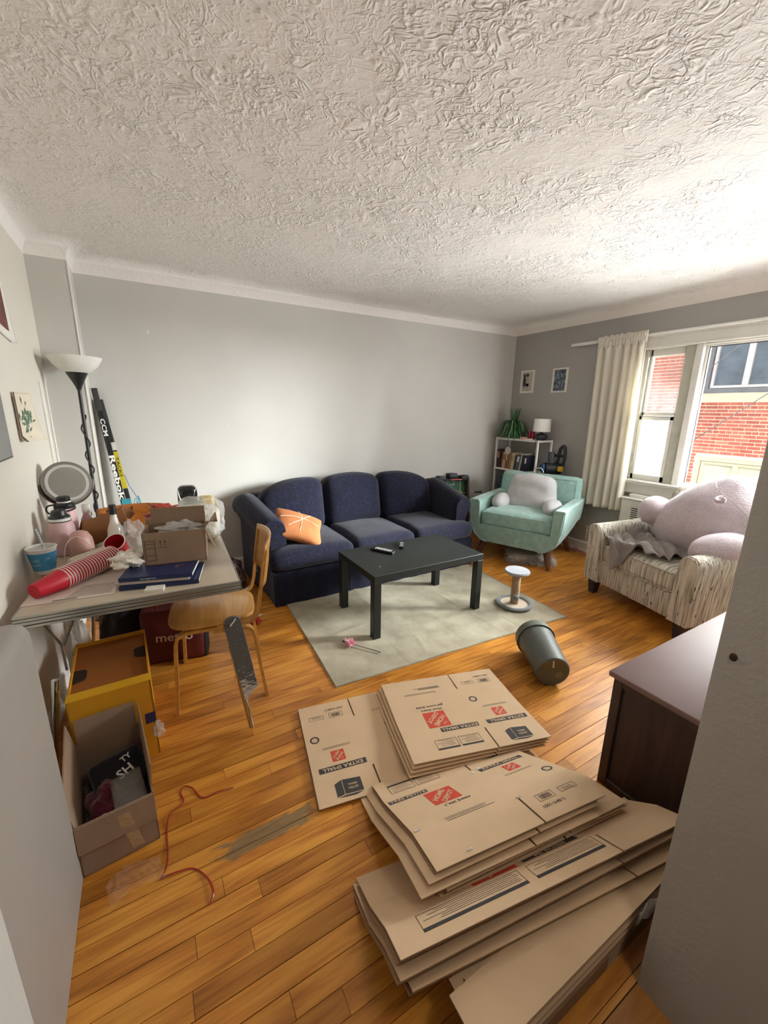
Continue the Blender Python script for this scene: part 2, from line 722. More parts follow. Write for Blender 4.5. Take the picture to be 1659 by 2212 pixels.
def build_ceiling():
    mb = MB()
    rings = []
    K = 10
    for k in range(K + 1):
        t = math.pi / 2 * k / K
        d = RC * (1 - math.cos(t)) - 0.004 * (1 - k / K)
        z = ZC + RC * math.sin(t)
        rings.append([(p.x, p.y, z) for p in inset(OUT, d + 0.004)])
    n = len(OUT)
    vs, fs = [], []
    for r_ in rings:
        vs += r_
    for k in range(K):
        for i in range(n):
            j = (i + 1) % n
            fs.append((k * n + i, k * n + j, (k + 1) * n + j, (k + 1) * n + i))
    mb.add(vs, fs)
    top = rings[-1]
    x0, y0 = top[0][:2]
    x1, y1 = top[2][:2]
    xa, ya = top[4][:2]
    z = ZCEIL
    mb.add([(x0, y0, z), (x1, y0, z), (x1, ya, z), (xa, ya, z), (x0, ya, z), (x1, y1, z), (xa, y1, z)],
           [(0, 4, 3, 2, 1), (3, 6, 5, 2)])
    # slab above keeps daylight out
    o = struct('ceiling', mb, M_CEIL, 'white brush-textured plaster ceiling with coved edge', angle=60)
    MB().box(XL - .15, XR + .25, 0.18, YB + .15, ZCEIL + .02, ZCEIL + .15).build('slab', M_CEIL, o)


build_ceiling()
ZT = ZCEIL + 0.02
wb = struct('wall_back', MB().box(XL - .15, XR + .25, YB, YB + .12, 0, ZT), M_WALL, 'grey painted wall behind the navy sofa')
struct('wall_left', MB().box(XL - .15, XL, 0.18, YB, 0, ZT), M_WALLL, 'grey painted wall beside the kitchen table')
struct('wall_corner', MB().box(XL, -0.30, 3.53, YB, 0, ZT), M_WALL, 'grey boxed-out corner behind the floor lamp')
# filler patches and dents on the sofa wall
M_FILL = plain('wall_filler', '#d8d4cb', 0.7)
for x, z, w, h in ((0.118, 2.03, .016, .028), (0.655, 1.33, .022, .008), (1.03, 1.325, .014, .008), (0.62, 1.62, .006, .012), (0.60, 1.76, .006, .006)):
    MB().blob((x, YB, z), (w / 2, .0015, h / 2), 10, 6).build('filler_patch', M_FILL, wb)

# window wall with its opening
WY0, WY1, WZ0, WZ1 = 0.62, 2.28, 0.86, 2.07
TW = 0.22
wr = MB()
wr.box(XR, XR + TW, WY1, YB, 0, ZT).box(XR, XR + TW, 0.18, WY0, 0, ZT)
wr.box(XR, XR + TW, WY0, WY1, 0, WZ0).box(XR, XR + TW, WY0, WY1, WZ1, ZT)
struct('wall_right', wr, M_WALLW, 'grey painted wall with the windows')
# wall with the opening the photographer stands behind
wf = MB()
wf.box(XL - .15, -0.117, 0.18, 0.30, 0, ZT).box(0.985, XR, 0.18, 0.30, 0, ZT).box(-0.117, 0.985, 0.18, 0.30, 2.12, ZT)
wfo = struct('wall_front', wf, M_JAMB, 'grey wall end beside the opening')
MB().blob((0.985, 0.272, 1.005), (.004, .007, .009), 10, 6).build('dent', plain('dent_dark', '#3a2a20', 0.9), wfo)
# the hall behind the opening
hall = MB()
hall.box(-1.3, XL - .15, 0.10, 0.18, 0, 2.5).box(-1.3, -1.2, -2.6, 0.18, 0, 2.5).box(0.985, 1.10, -2.6, 0.18, 0, 2.5).box(-1.3, 1.10, -2.7, -2.6, 0, 2.5)
struct('wall_hall', hall, M_HALL, 'plain walls of the hall behind the opening')
struct('ceiling_hall', MB().box(-1.3, 1.10, -2.7, 0.18, 2.5, 2.6), M_TRIM, 'white ceiling of the hall')
struct('floor_hall', MB().box(-1.3, 1.10, -2.7, 0.18, -0.05, 0).box(-0.117, 0.985, 0.18, 0.30, -0.05, 0), wood('hall_floor_wood', '#8e5a27', '#b97e3d'), 'wood floor of the hall')

# baseboards
def baseboard(name, x0, y0, x1, y1, nx, ny, label):
    mb = MB()
    d = Vector((x1 - x0, y1 - y0, 0))
    L = d.length
    d.normalize()
    prof = [(0, 0), (0.022, 0), (0.022, 0.018), (0.014, 0.024), (0.014, 0.088), (0.018, 0.094), (0.010, 0.108), (0, 0.112)]
    nv = Vector((nx, ny, 0))
    vs = []
    for s in (0, L):
        for a, z in prof:
            vs.append(Vector((x0, y0, 0)) + d * s + nv * a + Vector((0, 0, z)))
    n = len(prof)
    fs = [tuple(range(n)), tuple(range(n, 2 * n))] + [(i, (i + 1) % n, (i + 1) % n + n, i + n) for i in range(n)]
    mb.add(vs, fs)
    struct(name, mb, M_TRIM, label)


baseboard('baseboard_back', -0.30, YB, XR, YB, 0, -1, 'white baseboard along the sofa wall')
baseboard('baseboard_right', XR, 0.3, XR, YB, -1, 0, 'white baseboard under the windows')
baseboard('baseboard_left', XL, 0.3, XL, 3.53, 1, 0, 'white baseboard along the table wall')
struct('trim_1', MB().rbox(XL, XL + .012, 3.28, 3.30, 0.75, 1.62, .003), M_TRIM, 'thin white cable cover on the left wall')
struct('trim_2', MB().rbox(-0.302, -0.292, 3.525, 3.545, 0.0, ZC, .003), M_TRIM, 'white corner bead of the boxed-out corner')

# ------------------------------------------------------------------ windows
M_WINF = plain('window_paint', '#dcdad2', 0.4, var=0.05)
M_STILE = plain('window_stile_paint', '#b9b8aa', 0.5, var=0.12, vscale=9)
M_VINYL = plain('window_gasket', '#3d3b3c', 0.5)


def glass_mat(name, haze=0.0):
    m, nt, b = new_mat(name)
    out = nt.nodes['Material Output']
    tr = N(nt, 'ShaderNodeBsdfTransparent')
    tr.inputs[0].default_value = (0.96, 0.98, 0.97, 1)
    gl = N(nt, 'ShaderNodeBsdfGlossy')
    gl.inputs['Roughness'].default_value = 0.02
    fr = N(nt, 'ShaderNodeFresnel')
    fr.inputs[0].default_value = 1.45
    mx = N(nt, 'ShaderNodeMixShader')
    nt.links.new(fr.outputs[0], mx.inputs[0])
    nt.links.new(tr.outputs[0], mx.inputs[1])
    nt.links.new(gl.outputs[0], mx.inputs[2])
    last = mx
    if haze:
        df = N(nt, 'ShaderNodeBsdfTranslucent')
        df.inputs[0].default_value = (0.95, 0.95, 0.95, 1)
        m2 = N(nt, 'ShaderNodeMixShader')
        n = noise_tex(nt, coords(nt), 2.2, 3)
        rp = ramp(nt, [(0.35, (haze * .4,) * 3), (0.65, (haze,) * 3)])
        nt.links.new(n.outputs[0], rp.inputs[0])
        nt.links.new(rp.outputs[0], m2.inputs[0])
        nt.links.new(mx.outputs[0], m2.inputs[1])
        nt.links.new(df.outputs[0], m2.inputs[2])
        last = m2
    nt.links.new(last.outputs[0], out.inputs[0])
    return m


M_GLASS = glass_mat('window_glass')
M_HAZED = glass_mat('hazed_glass', 0.007)  # haze in the glass paints the washed-out glare over the view
M_SCREEN = glass_mat('hazed_insect_screen', 0.030)  # insect screen with blown-out glare mixed in as pale haze

X = XR


def bar(y0, y1, z0, z1, x0=0.0, x1=0.05, bev=0.004, mb=None):
    return (mb or MB()).rbox(X + x0, X + x1, y0, y1, z0, z1, bev, 1)


win1 = struct('window_1', bar(1.80, 2.28, 2.055, 2.07, 0.02, 0.15), M_WINF, 'white double-hung sash window beside the curtain')
for y0, y1 in ((1.84, 1.93), (2.235, 2.28)):
    bar(y0, y1, 0.86, 2.06, 0.035, 0.13).build('jamb', M_STILE, win1)
us = bar(1.93, 2.235, 1.995, 2.055, 0.075, 0.115)
bar(1.93, 2.235, 1.46, 1.497, 0.075, 0.115, mb=us)
bar(1.93, 1.955, 1.46, 2.055, 0.075, 0.115, mb=us)
bar(2.215, 2.235, 1.46, 2.055, 0.075, 0.115, mb=us)
us = us.build('upper_sash', M_WINF, win1)
MB().box(X + .092, X + .098, 1.95, 2.22, 1.49, 2.0).build('pane', M_HAZED, us)
ls = bar(1.93, 2.235, 1.425, 1.462, 0.04, 0.075)
bar(1.93, 2.235, 0.862, 0.915, 0.04, 0.075, mb=ls)
bar(1.93, 1.965, 0.862, 1.46, 0.04, 0.075, mb=ls)
bar(2.205, 2.235, 0.862, 1.46, 0.04, 0.075, mb=ls)
ls = ls.build('lower_sash', M_WINF, win1)
MB().box(X + .055, X + .061, 1.96, 2.21, 0.91, 1.43).build('pane', M_GLASS, ls)
MB().box(X + .12, X + .122, 1.93, 2.235, 0.87, 1.46).build('hazed_insect_screen', M_SCREEN, ls)
bar(1.93, 2.235, 1.456, 1.460, 0.037, 0.041, 0.001).build('dark_rail_strip', M_VINYL, ls)  # thin dark strip across the lower sash's top rail

win2 = struct('window_2', bar(0.62, 1.84, 2.045, 2.07, 0.02, 0.15), M_WINF, 'wide picture window beside the sash window')
for y0, y1 in ((1.785, 1.84), (0.62, 0.70)):
    bar(y0, y1, 0.86, 2.06, 0.0, 0.13).build('jamb', M_WINF, win2)
fr = bar(0.70, 1.785, 2.03, 2.05, 0.05, 0.10)
bar(0.70, 1.785, 0.862, 0.888, 0.05, 0.10, mb=fr)
bar(1.768, 1.785, 0.88, 2.04, 0.05, 0.10, mb=fr)
bar(0.70, 0.72, 0.88, 2.04, 0.05, 0.10, mb=fr)
fr.build('frame', M_WINF, win2)
gk = bar(1.762, 1.768, 0.88, 2.03, 0.06, 0.075, 0.001)
bar(0.72, 1.768, 2.024, 2.03, 0.06, 0.075, 0.001, mb=gk)
gk.build('gasket', M_VINYL, win2)
MB().box(X + .068, X + .074, 0.72, 1.765, 0.885, 2.03).build('pane', M_GLASS, win2)
# casing boards above and below
cas = MB()
cas.rbox(X - .018, X, 0.56, 2.36, 2.06, 2.15, .004, 1).rbox(X - .03, X, 0.54, 2.38, 2.148, 2.165, .004, 1).rbox(X - .024, X, 0.56, 2.36, 2.055, 2.072, .004, 1)
cas.rbox(X - .018, X, 2.28, 2.36, 0.86, 2.06, .004, 1)
struct('trim_3', cas, M_WINF, 'white moulded casing around the windows')
sill = MB().rbox(X - .06, X + .14, 0.52, 2.40, 0.828, 0.862, .008, 2)
sill.rbox(X - .02, X, 0.56, 2.36, 0.735, 0.828, .004, 1).rbox(X - .03, X, 0.56, 2.36, 0.735, 0.752, .004, 1)
struct('trim_4', sill, M_WINF, 'white window sill and apron')

# ------------------------------------------------------------------ the brick building across the alley
XB = 10.3


def brick_mat():
    m, nt, b = new_mat('red_brick')
    info = nt.nodes.new('ShaderNodeObjectInfo')
    n = noise_tex(nt, coords(nt, 'World'), 7, 4)
    s = N(nt, 'ShaderNodeMath', operation='ADD')
    nt.links.new(info.outputs['Random'], s.inputs[0])
    nt.links.new(n.outputs[0], s.inputs[1])
    h = N(nt, 'ShaderNodeMath', operation='MULTIPLY')
    h.inputs[1].default_value = 0.5
    nt.links.new(s.outputs[0], h.inputs[0])
    rp = ramp(nt, [(0.15, srgb('#a14a3f')), (0.5, srgb('#b85c4e')), (0.85, srgb('#cb7765'))])
    nt.links.new(h.outputs[0], rp.inputs[0])
    nt.links.new(rp.outputs[0], b.inputs['Base Color'])
    b.inputs['Roughness'].default_value = 0.9
    return m


def build_building():
    root = thing('brick_building', 'red brick apartment building seen through the windows', 'building', (XB, 4.3, -3.2))
    ox, oy, oz = XB, 4.3, -3.2
    M_BR = brick_mat()
    M_MORT = plain('mortar', '#f0e4c6', 0.95, var=0.1)
    holes = [(3.0, 4.40, 1.80, 3.6), (2.9, 4.27, -1.1, 0.62)]
    # mortar wall with the two window holes
    wall = MB()
    y0, y1, z0, z1 = -3.0, 11.0, -3.2, 6.5
    ys = sorted({y0, y1, 2.9, 3.0, 4.27, 4.40})
    zs = sorted({z0, z1, -1.1, 0.62, 1.80, 3.6})
    for i in range(len(ys) - 1):
        for j in range(len(zs) - 1):
            cy, cz = (ys[i] + ys[i + 1]) / 2, (zs[j] + zs[j + 1]) / 2
            if any(a < cy < b and c < cz < d for a, b, c, d in holes):
                continue
            wall.box(0, 0.3, ys[i] - oy, ys[i + 1] - oy, zs[j] - oz, zs[j + 1] - oz)
    wall.build('wall', M_MORT, root, 0)
    bl, bh, pl, ph = 0.197, 0.052, 0.214, 0.0705
    me = bpy.data.meshes.new('brick')
    bm = bmesh.new()
    bmesh.ops.create_cube(bm, size=1)
    for v in bm.verts:
        v.co = Vector((v.co.x * 0.03, v.co.y * bl, v.co.z * bh))
    bm.to_mesh(me)
    bm.free()
    me.materials.append(M_BR)
    rest = MB()
    rnd = random.Random(4)
    cnt = 0
    row = 0
    z = z0 + 0.04
    while z < z1:
        off = (row % 2) * pl / 2
        header = row % 7 == 5
        step = pl / 2 if header else pl
        y = y0 + (off if not header else 0.03)
        while y < y1:
            w = step - 0.017
            spans = [(y - w / 2, y + w / 2)]
            for a, b, c, d in holes:
                if c - ph / 2 < z < d + ph / 2:
                    ns = []
                    for s0, s1 in spans:
                        if s1 <= a or s0 >= b:
                            ns.append((s0, s1))
                        else:
                            if s0 < a:
                                ns.append((s0, a))
                            if s1 > b:
                                ns.append((b, s1))
                    spans = ns
            for s0, s1 in spans:
                if s1 - s0 < 0.03:
                    continue
                seen = 3.25 < y < 5.35 and -0.12 < z < 2.98
                if seen and cnt < 300:
                    o = bpy.data.objects.new('brick', me)
                    COL.objects.link(o)
                    o.parent = root
                    o.location = (-0.006 + rnd.uniform(-.003, .003), (s0 + s1) / 2 - oy, z - oz)
                    o.scale = (1, (s1 - s0) / bl, 1)
                    cnt += 1
                else:
                    rest.box(-0.016, 0.02, s0 - oy, s1 - oy, z - bh / 2 - oz, z + bh / 2 - oz)
            y += step
        z += ph
        row += 1
    ro = rest.build('brick_field', M_BR, root, 0)
    ro['kind'] = 'stuff'
    # upper window: dark frame, white sashes, pale stone sill
    M_DK = plain('old_storm_frame', '#7d7c83', 0.6)
    M_SW = plain('sash_white', '#d9cfd0', 0.6)
    M_ST = plain('stone_sill', '#d5cbb2', 0.9, var=0.1)
    M_PN = plain('far_pane', '#68717d', 0.08, var=0.25, vscale=3)
    M_CR = plain('cream_frame', '#c8b99b', 0.7)
    M_BL = plain('drawn_blind', '#b9b4a2', 0.6, var=0.08)

    def L(y, z):
        return y - oy, z - oz

    def frame(y0_, y1_, z0_, z1_, t, x0, x1):
        mb = MB()
        for a, b, c, d in ((y0_, y1_, z1_ - t, z1_), (y0_, y1_, z0_, z0_ + t), (y0_, y0_ + t, z0_ + t, z1_ - t), (y1_ - t, y1_, z0_ + t, z1_ - t)):
            mb.box(x0, x1, a - oy, b - oy, c - oz, d - oz)
        return mb
    w = frame(3.0, 4.40, 1.91, 3.6, 0.10, 0.02, 0.12).build('window', M_DK, root)
    frame(3.70, 4.28, 2.02, 3.5, 0.05, 0.05, 0.13).build('sash', M_SW, w)
    frame(3.1, 3.70, 2.02, 3.5, 0.05, 0.05, 0.13).build('sash', M_SW, w)
    MB().box(0.10, 0.105, 3.1 - oy, 4.28 - oy, 2.0 - oz, 3.5 - oz).build('pane', M_PN, w)
    MB().box(-0.06, 0.2, 2.95 - oy, 4.45 - oy, 1.80 - oz, 1.915 - oz).build('stone_sill', M_ST, root)
    w2 = frame(2.9, 4.27, -1.1, 0.62, 0.09, 0.02, 0.12).build('window', M_CR, root)
    frame(3.55, 4.16, -1.0, 0.52, 0.05, 0.05, 0.13).build('sash', M_CR, w2)
    frame(2.98, 3.55, -1.0, 0.52, 0.05, 0.05, 0.13).build('sash', M_CR, w2)
    MB().box(0.10, 0.105, 2.98 - oy, 4.17 - oy, -1.0 - oz, 0.52 - oz).build('pane', M_BL, w2)
    struct('ground_alley', MB().box(4.4, 14, -4, 12, -3.4, -3.2), plain('alley_ground', '#8a8781', 0.95), 'grey ground of the alley between the buildings')


build_building()
M_WIRE = plain('black_cable', '#30292b', 0.6)
def line_ext(a, b, k=3.0):
    a, b = Vector(a), Vector(b)
    m = (a + b) / 2
    pts = []
    for i in range(13):
        t = i / 6 - 1
        p = m + (b - a) * t * k / 2
        pts.append(p)
    return pts
tag(MB().tube(line_ext((7.5, 3.287, 2.035), (7.5, 2.805, 2.483), 12), .006, 6).build('overhead_cable', M_WIRE), 'upper thin black cable slanting across the picture window outside', 'cable')
tag(MB().tube(line_ext((7.5, 3.281, 1.002), (7.5, 2.397, 1.779), 6), .007, 6).build('overhead_cable', M_WIRE), 'lower dark cable slanting in front of the brick wall', 'cable')
# ------------------------------------------------------------------ shared modelling helpers for the furniture
def wbuild(mb, name, m, parent, angle=35):
    """shapes given in room coordinates, stored relative to their thing"""
    pm = Matrix.Translation(parent.location) @ parent.rotation_euler.to_matrix().to_4x4()
    inv = pm.inverted()
    mb.v = [tuple(inv @ Vector(p)) for p in mb.v]
    return mb.build(name, m, parent, angle)


def prism_bev(mb, poly, a0, a1, axis='Y', bev=0.01, seg=2, M=None):
    q = MB().prism(poly, a0, a1, axis)
    bm = bmesh.new()
    vs = [bm.verts.new(p) for p in q.v]
    for f in q.f:
        bm.faces.new([vs[i] for i in f])
    bmesh.ops.recalc_face_normals(bm, faces=list(bm.faces))
    bmesh.ops.bevel(bm, geom=list(bm.edges), offset=bev, segments=seg, affect='EDGES', profile=0.5, clamp_overlap=True)
    return mb.from_bm(bm, M)


def strands(mb, anchors, n, L, r, rnd, droop=0.6):
    for _ in range(n):
        a, d = rnd.choice(anchors)
        a, d = Vector(a), Vector(d)
        d = (d + Vector([rnd.uniform(-.6, .6) for _ in range(3)])).normalized()
        l = L * rnd.uniform(.4, 1.2)
        mb.tube([a, a + d * l * .5, a + d * l * .8 + Vector((0, 0, -l * droop))], r, 4)
    return mb


# ------------------------------------------------------------------ navy sofa
def navy_mat():
    m, nt, b = new_mat('navy_brocade')
    v = coords(nt)
    n = noise_tex(nt, v, 26, 3, 0.5, 2.5)
    f = noise_tex(nt, v, 500, 2)
    rp = ramp(nt, [(0.40, srgb('#141523')), (0.55, srgb('#191a2d')), (0.64, srgb('#21223b'))])
    nt.links.new(n.outputs[0], rp.inputs[0])
    nt.links.new(rp.outputs[0], b.inputs['Base Color'])
    b.inputs['Roughness'].default_value = 0.9
    b.inputs['Specular IOR Level'].default_value = 0.2
    b.inputs['Sheen Weight'].default_value = 0.12
    bump(nt, b, f.outputs[0], 0.3, 0.003)
    return m


def build_sofa():
    s = thing('sofa', 'navy blue three-seat sofa with rolled arms and skirt', 'sofa', (1.70, 3.34, 0))
    M = navy_mat()
    wbuild(MB().rbox(0.76, 2.66, 2.91, 3.74, 0.05, 0.29, .01), 'base', M, s)
    wbuild(MB().rbox(0.74, 2.68, 3.60, 3.77, 0.10, 0.74, .05, 3), 'back_frame', M, s)
    # pleated skirt: front in three runs, and the two ends
    for k, (x0, x1) in enumerate(((0.735, 1.36), (1.362, 2.03), (2.032, 2.69))):
        def fn(u, v, x0=x0, x1=x1):
            x = x0 + (x1 - x0) * u
            e = min(u, 1 - u) * (x1 - x0)
            z = 0.006 + 0.268 * v
            y = 2.885 - 0.022 * (1 - v) - 0.006 * math.exp(-(e / .02) ** 2) + 0.003 * math.sin(x * 37)
            return (x, y, z)
        mb = MB().grid(fn, 24, 4)
        mb.grid(lambda u, v: tuple(Vector(fn(u, v)) + Vector((0, .012, 0))), 24, 4)
        wbuild(mb, 'skirt', M, s)
    for x in (0.735, 2.685):
        wbuild(MB().rbox(x, x + .014, 2.87, 3.70, 0.006, 0.27, .004, 1), 'skirt', M, s)
    # seat cushions, the outer two reaching round the arm fronts
    for x0, x1, side in ((0.845, 1.405, -1), (1.41, 2.01, 0), (2.015, 2.57, 1)):
        w = x1 - x0
        cx = (x0 + x1) / 2

        def fn(p, side=side, w=w):
            x, y, z = p
            if side:
                k = max(0.0, min(1.0, (-0.165 - y) / 0.05))
                k = k * k * (3 - 2 * k)
                if x * side > 0:
                    x += side * 0.135 * k * min(1, abs(x) / (w / 2)) ** 2
            dome = max(0, 1 - (2 * p[0] / w) ** 2) * max(0, 1 - (2 * p[1] / .62) ** 2)
            if z > 0:
                z += 0.028 * dome + 0.006 * vnoise(x * 6, y * 6, side)
            return (x, y, z)
        wbuild(MB().soft(w, 0.63, 0.165, 0.06, 14, T(cx, 3.155, 0.358), fn), 'seat_cushion', M, s)
    # back cushions: the middle one highest, the outer ones sloping off
    for x0, x1, k in ((0.79, 1.40, 0), (1.40, 2.00, 1), (2.00, 2.62, 2)):
        w = x1 - x0

        def fn(p, k=k, w=w):
            x, y, z = p
            t = x / (w / 2)
            if z > 0:
                f = min(1, z / .2)
                if k == 1:
                    z += f * (0.045 - 0.055 * t * t)
                elif k == 0:
                    z += f * (0.018 + 0.045 * t - 0.055 * t * t - 0.03 * max(0, -t) ** 2)
                else:
                    z += f * (0.018 - 0.045 * t - 0.05 * t * t - 0.03 * max(0, t) ** 2)
            if y < 0:
                y -= 0.045 * max(0, 1 - t * t) * max(0, 1 - (z / .26) ** 2)
            return (x, y, z)
        wbuild(MB().soft(w, 0.22, 0.46, 0.085, 14, T((x0 + x1) / 2, 3.555, 0.615, rx=-11), fn), 'back_cushion', M, s)
    for sgn in (-1, 1):
        def ring(t):
            y = 2.965 + 0.70 * t
            k = min(1, t * 1.2)
            xc = 0.775 - 0.070 * k
            zt = 0.675 + 0.10 * min(1, t / .75) - 0.03 * max(0, t - .8) / .2
            r = 0.097
            zc = zt - r
            pts = [(xc + .10, .24), (xc + .10, zc)]
            for i in range(1, 14):
                a = math.pi * 1.28 * i / 13
                pts.append((xc + r * math.cos(a), zc + r * math.sin(a)))
            pts += [(xc - .035, zc - .13), (xc - .035, .03), (xc + .10, .03)]
            bl = 0.0 if t > .03 else (0.03 - t) / .03 * .012
            cx = sum(p[0] for p in pts) / len(pts)
            cz = sum(p[1] for p in pts) / len(pts)
            out = []
            for px, pz in pts:
                q = Vector((px - cx, pz - cz))
                q *= 1 - bl / max(q.length, .02)
                X_ = cx + q.x
                out.append((X_ if sgn < 0 else 3.41 - X_, y - .012 * (bl > 0) * bl / .012, cz + q.y))
            return out
        mb = MB()
        ts = [0, .012, .03, .1, .2, .3, .4, .5, .6, .7, .8, .9, 1]
        rings = [ring(t) for t in ts]
        n = len(rings[0])
        vs = [p for r_ in rings for p in r_]
        fs = [(i * n + j, i * n + (j + 1) % n, (i + 1) * n + (j + 1) % n, (i + 1) * n + j) for i in range(len(ts) - 1) for j in range(n)]
        fs += [tuple(range(n)), tuple(range((len(ts) - 1) * n, len(ts) * n))]
        mb.add(vs, fs)
        arm = wbuild(mb, 'arm', M, s)
        piping = MB().tube([Vector(p) + Vector((0, -.004, 0)) for p in rings[1][1:-2]], .006, 6)
        wbuild(piping, 'piping', M, arm)


build_sofa()

# orange cushion on the sofa
def orange_mat():
    m, nt, b = new_mat('orange_linen')
    v = coords(nt)
    n = noise_tex(nt, v, 9, 4)
    rp = ramp(nt, [(0.3, srgb('#a8653a')), (0.7, srgb('#bd7a4b'))])
    nt.links.new(n.outputs[0], rp.inputs[0])
    nt.links.new(rp.outputs[0], b.inputs['Base Color'])
    b.inputs['Roughness'].default_value = 0.9
    f = noise_tex(nt, v, 300, 2)
    bump(nt, b, f.outputs[0], 0.3, 0.003)
    return m


def pillow_mesh(mb, w, h, t, M, n=18, wr=0.006, seed=0.0):
    def fn(p):
        x, y, z = p
        u, v = x / (w / 2), y / (h / 2)
        k = max(0.0, (1 - u ** 4) * (1 - v ** 4)) ** 0.5
        pin = 1 - 0.10 * (1 - abs(u)) * abs(v) ** 3 - 0.10 * (1 - abs(v)) * abs(u) ** 3
        z2 = (t / 2) * k * (1 if z > 0 else -1) * (1 - 0.25 * (u * u + v * v) / 2)
        z2 += wr * vnoise(x * 16 + seed, y * 16, z * 4) * k
        return (x * pin, y * pin, z2)
    return mb.soft(w, h, t, t * .3, n, M, fn)


def build_orange():
    t = thing('cushion', 'orange cushion with pale embroidered lines on the navy sofa', 'cushion', (0.95, 3.12, 0.46))
    t.rotation_euler = (R(24), R(20), R(-14))
    t.location = (1.00, 3.07, 0.555)
    pillow_mesh(MB(), 0.40, 0.34, 0.13, None, 16).build('cover', orange_mat(), t)
    Mw = plain('cushion_stitching', '#f0d8bd', 0.9)

    def zz(x, y):
        u, v = x / .2, y / .17
        return 0.062 * max(0.0, (1 - u ** 4) * (1 - v ** 4)) ** .5 * (1 - .125 * (u * u + v * v)) + .0035
    for pts in (((-.16, .02), (0, .045), (.15, .01)), ((-.02, .14), (.01, .04), (.0, -.12)), ((.08, .12), (.02, .04), (-.09, -.08))):
        P = smooth_path([(x, y, 0) for x, y in pts], 7)
        MB().tube([(p.x, p.y, zz(p.x, p.y)) for p in P], .0028, 5).build('stitching', Mw, t)


build_orange()

# ------------------------------------------------------------------ coffee table
def build_coffee():
    t = thing('coffee_table', 'low black rectangular coffee table on the pale rug', 'table', (1.633, 2.378, 0))
    M = plain('black_laminate', '#1e2220', 0.42, var=0.08, spec=0.4)
    x0, x1, y0, y1 = 1.168, 2.098, 2.100, 2.656
    wbuild(MB().rbox(x0, x1, y0, y1, 0.405, 0.455, .003, 1), 'top', M, t)
    Mc = plain('raw_chipboard', '#b99877', 0.9)
    for i, (a, b) in enumerate(((x0, y0), (x1 - .055, y0), (x0, y1 - .055), (x1 - .055, y1 - .055))):
        lg = wbuild(MB().rbox(a + .001, a + .055, b + .001, b + .055, 0.006, 0.406, .003, 1), 'leg', M, t)
        if i == 0:
            wbuild(MB().prism([(a + .048, .403), (a + .0555, .385), (a + .052, .355), (a + .030, .325), (a + .018, .315), (a + .030, .345), (a + .034, .365)], b - .002, b + .003, 'Y'), 'chipped_patch', Mc, lg, 0)
    wbuild(MB().blob((1.285, 2.235, .455), (.008, .005, .001), 8, 4), 'paint_chip', plain('pale_chip', '#b5b3ad', .8), t)


build_coffee()


def build_remote(label, loc, rz, L, W, light):
    t = thing('remote_control', label, 'remote', loc, rz)
    MB().rbox(-W / 2, W / 2, -L / 2, L / 2, 0, .018, .005, 2).build('body', plain('remote_black', '#17191a', .35), t)
    Mb = plain('remote_button', '#c9ccca' if light else '#55595a', .5)
    rows = 9 if light else 5
    for i in range(rows):
        for j in range(3):
            MB().rbox(-W * .32 + j * W * .25, -W * .32 + j * W * .25 + W * .14, -L * .38 + i * L * .76 / rows, -L * .38 + i * L * .76 / rows + L * .035, .017, .0205, .001, 1).build('button', Mb, t)


build_remote('black remote with rows of pale buttons on the coffee table', (1.455, 2.487, .455), R(28), .19, .05, True)
build_remote('small dark streaming remote near the middle of the coffee table', (1.645, 2.53, .455), R(-33), .14, .038, False)

# ------------------------------------------------------------------ rug
def rug_mat():
    m, nt, b = new_mat('beige_flatweave')
    v = coords(nt, 'Object', (90, 700, 1))
    n = noise_tex(nt, v, 1, 3)
    g = noise_tex(nt, coords(nt), 5, 5)
    s = N(nt, 'ShaderNodeMath', operation='ADD')
    nt.links.new(n.outputs[0], s.inputs[0])
    nt.links.new(g.outputs[0], s.inputs[1])
    h = N(nt, 'ShaderNodeMath', operation='MULTIPLY')
    h.inputs[1].default_value = .5
    nt.links.new(s.outputs[0], h.inputs[0])
    rp = ramp(nt, [(0.36, srgb('#8d8573')), (0.5, srgb('#aaa28e')), (0.64, srgb('#bfb8a5'))])
    nt.links.new(h.outputs[0], rp.inputs[0])
    nt.links.new(rp.outputs[0], b.inputs['Base Color'])
    b.inputs['Roughness'].default_value = .95
    b.inputs['Specular IOR Level'].default_value = .15
    bump(nt, b, n.outputs[0], .5, .003)
    return m


